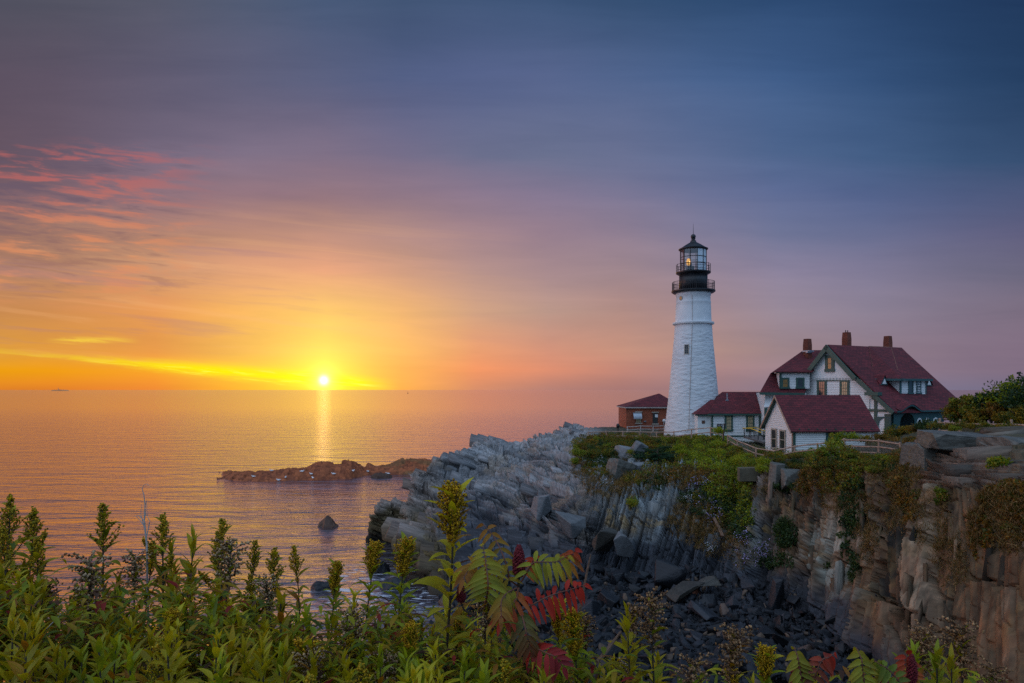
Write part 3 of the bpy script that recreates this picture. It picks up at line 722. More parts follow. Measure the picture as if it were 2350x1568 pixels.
# porch side and front, teal, with arches
def arch_wall(mb, p0, du, length, ztop_f, zbot, arches, thick, n=120):
    """wall along du cut by round-headed openings; arches = (u0,u1,spring,rise)"""
    nrm_ = Vector((du.y, -du.x, 0)).normalized()
    us = np.linspace(0, length, n+1)
    for i in range(n):
        u0, u1 = us[i], us[i+1]; lo = []
        for u in (u0, u1):
            z = zbot
            for a, c, sp_, ri in arches:
                if a <= (u0+u1)/2 <= c:
                    m_ = (a+c)/2; k = max(0.0, 1-((u-m_)/((c-a)/2))**2); z = sp_+ri*math.sqrt(k)
            lo.append(z)
        A0, A1 = p0+du*u0, p0+du*u1
        f = [A0+uz*lo[0], A1+uz*lo[1], A1+uz*ztop_f(u1), A0+uz*ztop_f(u0)]
        mb.poly(f); mb.poly([q-nrm_*-thick*0+(-nrm_)*thick for q in f][::-1]); mb.poly([f[1], f[0], f[0]-nrm_*thick, f[1]-nrm_*thick])
pc = e_r-g*.35; pz = e_r.z
b = MB(); p0 = pc+rr*.35; p0 = Vector((p0.x, p0.y, 0))
def ufor(px): 
    q = hit(px, 950, p0, g); return (q-p0).dot(rr)
big = (ufor(2066), ufor(2099)); ws = [(ufor(2105.5), ufor(2114.5)), (ufor(2124), ufor(2132)), (ufor(2142), ufor(2151))]; last = (ufor(2158), ufor(2200))
mid = (big[0]+big[1])/2; half = (ufor(2112)-ufor(2058))/2
def ztop(u):
    k = abs(u-mid)/half
    return pz-.12+(.62*(.5+.5*math.cos(math.pi*min(k, 1))) if k < 1 else 0)
zb = lambda y, px: P(px, y, hit(px, y, p0, g).y).z
arc = [(big[0], big[1], zb(970, 2082), zb(948.5, 2082)-zb(970, 2082)), (last[0], last[1], zb(972, 2175), .9)]+[(a, c, zb(972, 2128), .45) for a, c in ws]
arch_wall(b, p0, rr, LEN-.6, ztop, base+.6, arc, .25)
b.build('porch_wall', M['teal'], hs)
for a, c in ws:
    b = MB(); m_, h_ = (a+c)/2, (c-a)/2; z_ = zb(972, 2128)
    for k in range(12):
        t0_, t1_ = math.pi*k/12, math.pi*(k+1)/12
        def ap(t, s): return p0+rr*(m_+h_*s*math.cos(t))+uz*(z_+.45*s*math.sin(t))+g*.04
        b.prism([ap(t0_, 1), ap(t1_, 1), ap(t1_, 1.35), ap(t0_, 1.35)], g*-.08)
    b.build('arch_surround', M['white'], hs)

b = MB(); b.poly([p0-g*2.6+uz*base, p0-g*2.6+rr*LEN+uz*base, p0-g*2.6+rr*LEN+uz*(pz+1.2), p0-g*2.6+uz*(pz+1.2)])
b.build('porch_back_wall', M['teal'], hs)
# eyebrow over the porch arch: eave strip that follows ztop
b = MB()
nn = 90
for i in range(nn):
    u0, u1 = (LEN-.4)*i/nn, (LEN-.4)*(i+1)/nn
    a0, a1 = p0+rr*u0+uz*(ztop(u0)+.02), p0+rr*u1+uz*(ztop(u1)+.02)
    b.prism([a0+g*.45, a1+g*.45, a1-g*.02, a0-g*.02], uz*.16)
b.build('eave_trim', M['teal'], hs)
b = MB()
for i in range(40):
    u0, u1 = mid-half+2*half*i/40, mid-half+2*half*(i+1)/40
    def top(u, s): 
        q = p0+rr*u+g*(.52-s*1.55*max(0, (ztop(u)-pz+.12)/.62))+uz*(ztop(u)+.2); return q
    def bk_(u):
        q = p0+rr*u-g*(1.6*max(.02, (ztop(u)-pz+.12)/.62)); t = (PK-q).dot(roof_n)/roof_n.z; return q+uz*(t+.02)
    f0, f1 = p0+rr*u0+g*.5+uz*(ztop(u0)+.2), p0+rr*u1+g*.5+uz*(ztop(u1)+.2)
    b.poly([f0, f1, bk_(u1), bk_(u0)])
b.build('eyebrow_roof', M['roof'], hs)
# teal porch end under the gable wall
b = MB(); q0, q1 = WP(2012, 958), WP(2046.5, 958); du = (q1-q0).normalized(); ln_ = (q1-q0).length
arch_wall(b, Vector((q0.x, q0.y, 0))-rr*.12, du, ln_, lambda u: WP(2030, 957).z, base, [(ln_*.15, ln_*.92, WP(2031, 978).z, WP(2031, 960).z-WP(2031, 978).z)], .2, 60)
b.build('porch_end_wall', M['teal'], hs)
b = MB(); c = (WP(2027, 975)+WP(2046, 995))/2-rr*.06; b.obox(WP(2038, 980)-rr*.05, g*.7, rr*.06, uz*2.6); b.build('porch_door', M['green'], hs)
# big dormer on the right slope
b1 = SP(2066, 902.5); b2 = SP(2124.5, 904); dz = P(2066, 869.5, b1.y).z
t1_ = Vector((b1.x, b1.y, dz)); t2_ = Vector((b2.x, b2.y, dz)); dn_ = Vector((g.x, g.y, 0))
bq1, bq2 = b1.copy(), b2.copy(); zl = min(b1.z, b2.z)-.1
b = MB(); boards(b, [Vector((b1.x, b1.y, zl)), Vector((b2.x, b2.y, zl)), t2_, t1_], dn_, .18, .04)
def on_slope_at_z(p, z):  # walk back (-g) from p until the roof plane reaches z
    q = Vector((p.x, p.y, z)); return q-g*((q-PK).dot(roof_n)/g.dot(roof_n))
ck = on_slope_at_z(t1_, dz); boards(b, [Vector((b1.x, b1.y, zl)), t1_, ck], -rr, .18, .04)
ck2 = on_slope_at_z(t2_, dz); b.poly([Vector((b2.x, b2.y, zl)), t2_, ck2]); dw = b.build('dormer', M['white'], hs)
oh_ = .45
E1 = t1_+g*oh_-rr*.5; E2 = t2_+g*oh_+rr*.5; E1.z = E2.z = dz+.02
V1 = on_slope_at_z(E1-rr*1.3, dz+.05); rid = lambda px: PK+rr*((hit(px, 800, PK, g)-PK).dot(rr))
R1, R2, R0 = rid(2046)+uz*.05, PK+rr*(LEN+.02)+uz*.05, rid(1993)+uz*.03
b = MB(); th2 = uz*-.1
b.prism([E1, E2, R2, R1], th2); b.prism([V1, E1, R1, R0], th2)
b.build('roof', M['roof'], dw)
b = MB(); b.poly([V1.lerp(R0, .25)+uz*.03, E1.lerp(R1, .25)+uz*.03+rr*-.1, R1+uz*.03, R0+uz*.03]); wp = b.build('worn_shingles', M['oldroof'], dw)
b = MB(); b.beam(E1+uz*-.12, E2+uz*-.12, .12, .24); b.beam(E1+uz*-.12, V1+uz*-.12, .12, .22)
b.obox(t1_+dn_*.03-uz*.75, rr*.26, g*.1, uz*1.7); b.obox(t2_+dn_*.03-uz*.75-rr*.05, rr*.14, g*.1, uz*1.7)
b.build('trim', M['teal'], dw)
for p0_, p1_ in ((2085, 2092), (2103, 2110)):
    a0, a1 = hit(p0_, 888, b1, g), hit(p1_, 888, b1, g); c = (a0+a1)/2
    window(dw, c+g*.02, rr, g, (a1-a0).length, 1.2, 'teal', 'glass', 1, 2, .16, .1)
for pxa, pxb, pyt, pyb in ((2018, 2036, 862, 884), (2122, 2137, 867, 886)):
    v = MB(); pa, pb = SP(pxa, pyb), SP(pxb, pyb); mid_ = (pa+pb)/2; z_t = P((pxa+pxb)/2, pyt, mid_.y).z
    pt = Vector((mid_.x, mid_.y, z_t)); pa.z = pb.z = (pa.z+pb.z)/2; bk = on_slope_at_z(pt, z_t)
    v.prism([pa, pb, pt], g*.1); v.build('gablet', M['teal'], hs)
    v = MB(); f = lambda q: mid_.lerp(q, .55)+uz*.12+g*.13; v.prism([f(pa), f(pb), f(pt)], g*.03); v.build('gablet_louver', M['white'], hs)
    v = MB(); v.poly([pa+g*.2-rr*.1, pt+g*.2+uz*.06, bk]); v.poly([pt+g*.2+uz*.06, pb+g*.2+rr*.1, bk]); v.build('gablet_roof', M['roof'], hs)
# left wing with hipped gambrel roof
L1, L2 = P(1843.5, 804, 81.5), P(1905, 803.5, 82.5); C1, C2 = P(1743.5, 901, 77.2), P(1846, 902.2, 76.6)
M1, M2 = P(1771, 855.5, 78.6), P(1872, 854.5, 78.6); bkv = Vector((.25, .97, 0))*9
C1b, M1b = P(1752, 899, 86.5), P(1778, 855, 85.5)
b = MB()
M1 = P(1768, 857, 78.6); U1, U2 = P(1778.5, 852.5, 76.75), P(1866, 853, 76.3)
b.poly([C1, C2, M2, M1]); b.poly([U1, U2, L2, L1]); b.poly([C1, M1, M1b, C1b]); b.poly([M1, U1, L1, M1b]); b.poly([M1b, L1, L2, Vector((L2.x+2, 86.5, M1b.z))]); b.prism([U1, U2, U2+uz*-.1, U1+uz*-.1], (0, .12, 0))
b.build('wing_roof', M['roof'], hs)
b = MB(); b.prism([P(1756, 1000, 77.9), P(1850, 1000, 77.4), P(1850, 902, 77.4), P(1756, 902, 77.9)], (1, 8, 0)); 
w0, w1 = P(1756, 905, 77.85), P(1850, 905, 77.35); nw = Vector((w1.y-w0.y, -(w1.x-w0.x), 0)).normalized()
boards(b, [wv(w0, base), wv(w1, base), wv(w1, w1.z+.1), wv(w0, w0.z+.1)], nw, .18, .04)
f0, f1 = P(1753.5, 934, 77.4), P(1850, 934, 77.0); b.poly([f0, f1, wv(w1, w1.z-.4), wv(w0, w0.z-.4)])
b.build('wing_wall', M['white'], hs)
b = MB(); b.beam(C1+uz*-.12, C2+uz*-.12, .3, .28); b.beam(P(1757, 936, 77.5), P(1757, 1000, 77.5), .3, .2, (1, 0, 0)); b.build('wing_eave_trim', M['green'], hs)
d0, d1 = P(1788.5, 892, 77.25), P(1858, 892.4, 76.9); dt = P(1788.5, 855, 77.25).z
nd = Vector((d1.y-d0.y, -(d1.x-d0.x), 0)).normalized(); dr_ = (d1-d0).normalized(); dr_.z = 0
b = MB(); boards(b, [d0, wv(d1, d0.z), wv(d1, dt), wv(d0, dt)], nd, .18, .04); b.poly([d0, wv(d0, dt), wv(d0-nd*1.6, dt)]); wd_ = b.build('wing_dormer', M['white'], hs)
b = MB(); b.beam(wv(d0, dt+.02)-dr_*.45+nd*.25, wv(d1, dt+.02)+nd*.25, .35, .26); b.obox(wv(d0, (d0.z+dt)/2)+dr_*.12+nd*.03, dr_*.24, nd*.1, uz*(dt-d0.z)); b.build('trim', M['green'], wd_)
for pxw, pn_ in ((1801.5, 'amber'), (1836, 'glass')):
    h_ = hit(pxw, 879.5, d0, nd); window(wd_, h_+nd*.03, dr_, nd, .5, .85, 'green', pn_, 1, 2, .2, .1)
# chimneys
def chimney(x0, x1, yt, yb, Y, pots=False):
    a0, a1 = P(x0, yb, Y), P(x1, yb, Y); w_ = (a1-a0).length*.72; c = (a0+a1)/2; zt = P(0, yt, Y).z
    b = MB(); z0 = c.z-.9; hx, hy = rr*(w_/2), g*(w_/2)
    lv = [(z0, 1.0), (zt-.75, 1.0), (zt-.6, .97), (zt, .86)]; rings = []
    for z, s in lv: rings.append([wv(c, z)+hx*s*i+hy*s*j for i, j in ((-1, -1), (1, -1), (1, 1), (-1, 1))])
    for i in range(3):
        for k in range(4): b.poly([rings[i][k], rings[i][(k+1) % 4], rings[i+1][(k+1) % 4], rings[i+1][k]])
    b.poly(rings[3]); ch = b.build('chimney', M['chim'], hs)
    f = MB(); f.obox(wv(c, c.z-.02)+g*.1, rr*w_*1.2, g*w_*1.35, uz*.16); f.obox(wv(c, c.z-.12)+Vector((0, -w_*.55, 0)), rr*w_*1.1, g*.25, uz*.25); f.build('flashing', M['metal'], ch)
    if pots:
        for s in (-.25, .25): f = MB(); f.tube([wv(c, zt-.02)+rr*s*w_, wv(c, zt+.14)+rr*s*w_], .05, 8); f.ball(wv(c, zt+.18)+rr*s*w_, .07, 8); f.build('chimney_pot', M['black'], ch)
chimney(1843.5, 1862.5, 778, 806, 80.5); chimney(1933, 1953, 763, 795.5, 77.6, True); chimney(2028, 2047, 771.5, 802, 82.0)

# ------------------------------------------------------------------ ramp with yellow rails
rp = thing('ramp', 'wooden access ramp with yellow handrails beside the passage door', 'ramp', tuple(P(1735, 1008, 77)))
b = MB(); b.prism([P(1706, 1001.5, 77.5), P(1748, 1000, 78.5), P(1758, 1014, 74), P(1752, 1014.5, 74)], (0, 0, -.18)); b.build('deck', M['greyflat'], rp)
for pts in ([(1704.5, 982.7, 77), (1723, 983.5, 76), (1747, 993, 74.5)], [(1704.5, 983.5, 78.5), (1735, 981, 79), (1740, 981.5, 79)], [(1738, 984, 77), (1758, 990.5, 75)]):
    b = MB(); b.tube([P(*q) for q in pts], .05, 8); b.build('handrail', M['rail'], rp)
for px, y0, y1, Y in ((1708, 983, 1003, 77.4), (1719.5, 983.5, 1002, 76.6), (1723, 984, 1002, 77), (1730.5, 988, 1001, 76), (1735, 982, 1000, 78.8), (1740, 991, 1008, 75.4), (1752, 988, 1008, 75.5)):
    b = MB(); b.tube([P(px, y0, Y), P(px, y1+2, Y)], .045, 6); b.build('post', M['black'], rp)

# ------------------------------------------------------------------ fences
def fence(label, pts, hgt, rails, mesh=None, matn='wood', pr=.075, group='split-rail fences along the cliff top'):
    """pts: (px, py of post top, Y)"""
    q = [P(*p) for p in pts]; root = thing('split_rail_fence', label, 'fence', tuple(q[0]-uz*hgt), group)
    for p in q:
        b = MB(); j = Vector((random.uniform(-.03, .03), random.uniform(-.03, .03), 0)); b.tube([p-uz*(hgt+.5), p+j-uz*.04, p+j], [pr*1.05, pr, pr*.8], 8); b.build('post', M[matn], root)
    for i in range(len(q)-1):
        for dz_ in rails:
            b = MB(); a, c = q[i]-uz*dz_, q[i+1]-uz*dz_; m1 = a.lerp(c, .5)+uz*random.uniform(-.03, .03)
            d = (c-a).normalized()*.12; b.tube([a-d, a, m1, c, c+d], [pr*.45, pr*.7, pr*.75, pr*.7, pr*.45], 7); b.build('rail', M[matn], root)
    if mesh:
        b = MB(); s = .11
        for i in mesh:
            a, c = q[i], q[i+1]; d = c-a; L_ = d.length; n_ = int(L_/s); hh_ = hgt*.9; off = Vector((0, -pr, 0))
            for k in range(-int(hh_/s), n_+1):
                for sg in (1, -1):
                    pp = []
                    for tt in (0, hh_):
                        x = k*s+(tt if sg > 0 else hh_-tt); pp.append((x, tt))
                    (xa, za), (xb, zb_) = pp; lo, hi = max(0, min(xa, xb)), min(L_, max(xa, xb))
                    if hi-lo < .02: continue
                    f = lambda x: Vector(a)+d*(x/L_)+uz*(-hh_+(za+(x-xa)/(xb-xa)*(zb_-za)))+off
                    b.tube([f(lo), f(hi)], .0045, 3, False)
        b.build('wire_mesh', M['wire'], root)
    return root
fence('weathered grey rail fence standing before the brick building', [(1440, 978.7, 92), (1470, 976.5, 92), (1499, 977, 92), (1525, 976, 92)], 1.25, (.08, .5, .95), None, 'greywood')
fence('long rail fence curving along the headland below the lighthouse tower', [(1349.7, 990.5, 82), (1391.5, 988.5, 82), (1430, 989, 81.5), (1468.8, 989.5, 81), (1507.4, 990.4, 80), (1546, 989.8, 78), (1587, 984, 76.5), (1630.8, 979.7, 75), (1660, 985.7, 73.5)], 1.1, (.10, .62))
fence('rail fence zigzagging down past the corner of the white shed', [(1670.8, 997.5, 66), (1692, 1010, 63.5), (1735, 1027, 60), (1775, 1033, 58), (1823.5, 1022.5, 57), (1876.6, 1016.6, 55.5), (1936.2, 1006.5, 53)], .95, (.09, .55), [0, 1])
fence('rail fence with wire mesh at the cliff edge beside orange bush', [(1937.5, 1005.7, 52.6), (2016.6, 1007.8, 50), (2066, 1015, 48)], 1.15, (.14, .58, 1.02), [0, 1])
fence('sunlit rail fence half buried in yellow bushes at far right', [(2157, 960, 46), (2203, 962.5, 45), (2320, 963, 42), (2430, 967, 39)], 1.15, (.30, .85))

# coin viewer, lamp post, driftwood, concrete block
cv_ = thing('coin_viewer', 'dark coin-operated viewer on a post near the brick building', 'viewer', tuple(P(1418, 992, 86)))
b = MB(); b.tube([P(1418, 992, 86), P(1418, 981, 86)], [.12, .07], 8); b.build('post', M['black'], cv_)
b = MB(); b.ball(P(1418, 977.3, 86), .26, 14, (.9, 1, 1.05)); b.box(P(1418, 980.2, 86), (.3, .25, .2)); b.build('head', M['black'], cv_)
sgn = thing('thin_post', 'thin dark post with small box standing in bushes before the passage', 'post', tuple(P(1660, 1010, 70)))
b = MB(); b.tube([P(1659.5, 1012, 70), P(1662.5, 975, 70)], .06, 6); b.build('pole', M['black'], sgn)
b = MB(); b.box(P(1663, 974.5, 70), (.22, .15, .2)); b.build('box', M['meter'], sgn)
# ------------------------------------------------------------------ headland and cliff: one folded sheet of bedrock
def zz(z, Y): return ('z', z, Y)
ST = {
 838: [zz(-2,63.5),zz(-1.6,64),zz(-1,64.5),zz(-.6,64.8),zz(-.5,65),zz(-.4,65.3),zz(-.4,65.8),zz(-.5,66.3),zz(-.6,67),zz(-1,68),zz(-2,69)],
 853: [zz(-2,63.5),zz(-1.2,64),zz(-.5,64.3),(1242,64.8),(1215,65.3),(1188,66),(1180,66.8),(1182,67.5),zz(1.2,69),zz(-.5,70),zz(-2,72)],
 880: [zz(-2,63),zz(-.5,63.8),(1245,64.5),(1222,65),(1190,65.8),(1162,66.8),(1154,68),(1157,69.5),zz(1.5,71),zz(-.5,72.5),zz(-2,75)],
 922: [zz(-2,61.5),zz(-.5,63),(1247,64),(1225,65),(1190,66.2),(1160,67.3),(1144,68.5),(1142,70),zz(2.5,72),zz(0,74),zz(-2,77)],
 945: [zz(-2,50),(1345,51.2),(1290,52.5),(1225,54.5),(1212,57),(1215,61),(1185,65.5),(1150,68),(1112,70.5),zz(2,75),zz(-2,80)],
 985: [zz(-2,48.5),(1362,48.7),(1310,50.5),(1235,54),(1205,58),(1200,62.5),(1165,66.5),(1115,70),(1060,73.5),zz(3,79),zz(-2,84)],
 1020: [(1400,45),(1375,46.8),(1320,49.5),(1245,53.5),(1200,58.5),(1185,63),(1150,67),(1090,71.5),(1042,75.5),zz(4,81),zz(-2,87)],
 1080: [(1410,44),(1385,45.5),(1300,50),(1240,54),(1205,59),(1172,63.5),(1120,68.5),(1075,73.5),(1039,78),zz(5,84),zz(-2,90)],
 1130: [(1420,43.5),(1388,45.2),(1305,49.8),(1235,54.5),(1195,59.5),(1160,64),(1108,69),(1058,75),(1007,84),zz(6,90),zz(-2,97)],
 1200: [(1430,43),(1392,45),(1310,49.5),(1240,54),(1190,58.5),(1140,63),(1095,68),(1058,74),(1024,82),zz(5.5,90),zz(-2,98)],
 1245: [(1435,42.5),(1395,45),(1318,49),(1250,53),(1185,56.5),(1128,61),(1075,68),(1035,75),(990,86),zz(7,93),zz(-2,102)],
 1320: [(1445,41.5),(1400,44),(1325,48.2),(1258,51),(1180,54),(1115,59),(1058,67),(1018,77),(986,89),(982,99),zz(-2,108)],
 1420: [(1490,35.5),(1410,41),(1318,48.5),(1235,51.5),(1155,54.5),(1090,60.5),(1040,68.5),(1010,78),(990,90),(979,102),zz(-2,112)],
 1520: [(1500,34.5),(1410,40.2),(1318,47),(1230,50.2),(1150,53),(1085,58.5),(1040,66.5),(1010,78),(994,90),(986,102),zz(-2,112)],
 1640: [(1510,33.5),(1430,38),(1325,45.2),(1230,48),(1150,50.8),(1080,55.8),(1040,64),(1013,74),(998,85),(988,102),zz(-2,112)],
 1740: [(1530,31.5),(1460,35),(1365,41),(1250,43.8),(1150,46.8),(1072,51),(1057,57),(1050,65),(1012,80),(992,102),zz(-2,112)],
 1830: [(1545,30.3),(1490,33),(1405,37.5),(1250,40.8),(1150,43.5),(1062,47.5),(1047,53),(1046,60),(1020,75),(992,102),zz(-2,112)],
 1930: [(1590,27.5),(1540,30.2),(1485,33),(1300,36),(1150,38.7),(1062,42.3),(1053,47),(1050,55),(1018,72),(992,102),zz(-2,112)],
 2040: [(1640,25),(1600,27),(1540,28.6),(1380,30.5),(1200,32.8),(1096,35),(1054,39),(1047,46),(1012,62),(992,102),zz(-2,112)],
 2150: [(1700,22.5),(1650,24),(1560,25.5),(1380,27.3),(1200,29.3),(1080,31.2),(1024,34.5),(1002,42),(992,60),(990,102),zz(-2,112)],
 2300: [(1760,19.5),(1720,20.5),(1620,21.7),(1400,23.2),(1200,24.8),(1075,26.6),(1018,30),(988,38),(977,58),(985,102),zz(-2,112)],
 2480: [(1820,16.5),(1780,17.2),(1680,18.3),(1420,19.8),(1200,21.2),(1075,23),(1012,27),(982,36),(972,58),(982,102),zz(-2,112)],
 2800: [zz(-1,13),zz(1,13.7),(1740,14.6),(1450,16),(1200,17.5),(1060,19.5),(1000,24),(976,34),(968,58),(977,102),zz(-2,112)],
}
spx = sorted(ST); YZ = np.zeros((len(spx), 11, 2))
for i, p in enumerate(spx):
    for j, e in enumerate(ST[p]):
        if e[0] == 'z': YZ[i, j] = (e[2], e[1])
        else: YZ[i, j] = (e[1], EZ-(e[0]-HY)/F*e[1])
seg = [16, 36, 76, 84, 84, 70, 50, 40, 30, 16, 12]
ts = np.concatenate([np.linspace(j, j+1, seg[j], endpoint=False) for j in range(10)]+[[10.0]])
pxs = np.concatenate([np.arange(838, 2380, 1.55), np.arange(2380, 2800, 6.0)])
G = pchip(np.arange(11), YZ.transpose(1, 0, 2), ts).transpose(1, 0, 2)       # stations x t
G = pchip(np.array(spx, float), G, pxs)                                       # px x t
NU, NV = len(pxs), len(ts)
Yg, Zg = G[..., 0], G[..., 1]; Xg = (pxs[:, None]-CX)/F*Yg
V = np.stack([Xg, Yg, Zg], -1)
dU = np.gradient(V, axis=0); dV = np.gradient(V, axis=1); Nn = np.cross(dU, dV); Nn /= np.linalg.norm(Nn, axis=-1, keepdims=True)+1e-9
for ax in (0, 1):                                                             # smooth normals
    for _ in range(10):
        Nn = (np.roll(Nn, 1, ax)+Nn*2+np.roll(Nn, -1, ax))/4
Nn /= np.linalg.norm(Nn, axis=-1, keepdims=True)+1e-9
if Nn[NU//2, 200, 1] > 0: Nn = -Nn
p = V.reshape(-1, 3); nrm = Nn.reshape(-1, 3); PX = np.repeat(pxs, NV); TT = np.tile(ts, NU)
wh = 1-sstep(PX+60*(vnoise(p*.2, 5)-.5), 1330, 1410); wr = sstep(PX+70*(vnoise(p*.25, 6)-.5), 1690, 1790); wm = np.clip(1-wh-wr, 0, 1)
def nz(v): v = np.array(v, float); return v/np.linalg.norm(v)
def plates(Lv, Bv, sL, sB, seed, wob=.5):
    """joint pattern on the rock face: beds of varying thickness along B, broken across L"""
    Lv, Bv = nz(Lv), nz(Bv); z0 = np.zeros(len(p), np.int64)
    b = p @ Bv/sB+wob*(fbm(p*.22, 2, seed+1)-.5)*2+.10*(vnoise(p*1.3, seed+2)-.5); b = b+.30*np.sin(b*2.3+seed)+.12*np.sin(b*5.1)
    row = np.floor(b).astype(np.int64); fb = b-row; hr = h3(row, z0, z0, seed+3)
    a = (p @ Lv)/sL*(.55+1.0*h3(row, z0, z0, seed+4))+hr*37+.10*(vnoise(p*1.1, seed+5)-.5)+(fb-.5)*.25*(h3(row, z0, z0, seed+9)-.3)
    cell = np.floor(a).astype(np.int64); fa = a-cell; r = h3(row, cell, z0, seed+6); t1 = h3(row, cell, z0, seed+7)-.5; t2 = h3(row, cell, z0, seed+8)-.5
    ed = np.minimum(np.minimum(fb, 1-fb)*sB, np.minimum(fa, 1-fa)*sL)
    return r, hr, fa-.5, fb-.5, t1, t2, ed
def rockface(Lv, Bv, levels, step, seed):
    """levels: (length, thickness, cell offset, row offset); step: ledge that each bed leaves above it"""
    d = np.zeros(len(p)); tint = np.zeros(len(p)); wsum = 0
    for k, (sL, sB, ac, ar) in enumerate(levels):
        r, hr, fa, fb, t1, t2, ed = plates(Lv, Bv, sL, sB, seed+k*131)
        d += ac*(r-.5)+ar*(hr-.5)+step[k]*sB*fb+t1*fa*ac*.9+t2*fb*ac*.7-np.where(ed < (.10, .06, .035)[k], (.85, .50, .18)[k]*.85, 0)
        wk = (1, .8, .4)[k]; tint += wk*(.65*r+.35*hr); wsum += wk
    return d, np.clip((tint/wsum-.5)*1.7+.5, 0, 1)
dh, th_ = rockface((.92, .10, -.30), (.30, .15, .94), [(5.5, 1.15, .42, .95), (2.4, .46, .32, .30), (1.0, .18, .11, .09)], (.75, .7, .35), 31)
dm, tm = rockface((.30, .25, .92), (.93, -.25, -.25), [(5.5, .95, .50, .95), (3.0, .42, .26, .32), (1.2, .2, .10, .12)], (-.40, -.35, -.1), 57)
dr, tr_ = rockface((.16, .18, .97), (.90, -.40, -.12), [(13, 1.5, .6, 1.35), (5.0, .5, .42, .62), (2.2, .16, .22, .28)], (-.42, -.45, -.25), 83)
def splinter(Lv, Bv, fB, fL, seed):
    """long ragged splinters along Lv"""
    Lv, Bv = nz(Lv), nz(Bv); Tv = np.cross(Lv, Bv); q_ = np.stack([p @ Bv*fB+.5*(vnoise(p*.7, seed)-.5), p @ Lv*fL, p @ Tv*fB*.6], 1)
    return 1-np.abs(2*fbm(q_, 4, seed)-1)*2.2
dt2, tt2 = rockface((.97, -.2, .06), (-.08, .10, .99), [(3.4, .60, .55, .55), (1.5, .24, .22, .2), (.8, .11, .07, .06)], (.5, .45, .2), 97)
dd_, td = rockface((.93, .15, -.25), (.2, .2, .95), [(4.5, 1.7, .9, .6), (2.0, .8, .3, .2), (.8, .3, .1, .06)], (.5, .35, .2), 111)
lowm = sstep(PX, 930, 960)*(1-sstep(V.reshape(-1, 3)[:, 2]+(fbm(p*.3, 2, 9)-.5)*1.5, 2.6, 3.4))
dh = dh*(1-lowm)+dd_*lowm; th_ = th_*(1-lowm)+td*lowm
wt = wr*sstep(PX, 2080, 2160)*sstep(TT, 4.55, 4.85)*(1-sstep(TT, 6.6, 7.2))
d = wh*dh+wm*dm+wr*(1-wt)*dr+wt*dt2
tint = wh*th_+wm*tm+wr*(1-wt)*tr_+wt*tt2
big = fbm(p*.16, 3, 71)-.5; d = d+big*1.8*sstep(TT, 1.5, 2.5)
amp = np.interp(TT, [0, 1, 1.7, 2.3, 4.6, 5.3, 6.3, 7.2, 8.0, 10], [.1, .25, .55, 1, 1, .75, .35, .25, .15, .1])
amp = np.where(PX < 1340, np.interp(TT, [0, .8, 2, 7.6, 8.5, 10], [.2, .6, .9, .95, .8, .4]), amp)
amp = np.where((PX < 945), np.interp(PX, [838, 860, 945], [.1, .55, .9])*np.ones(len(p)), amp)
amp = amp*np.where(PX > 2050, .72, 1)
vs = V.reshape(-1, 3)+nrm*(d*amp)[:, None]
z = vs[:, 2]
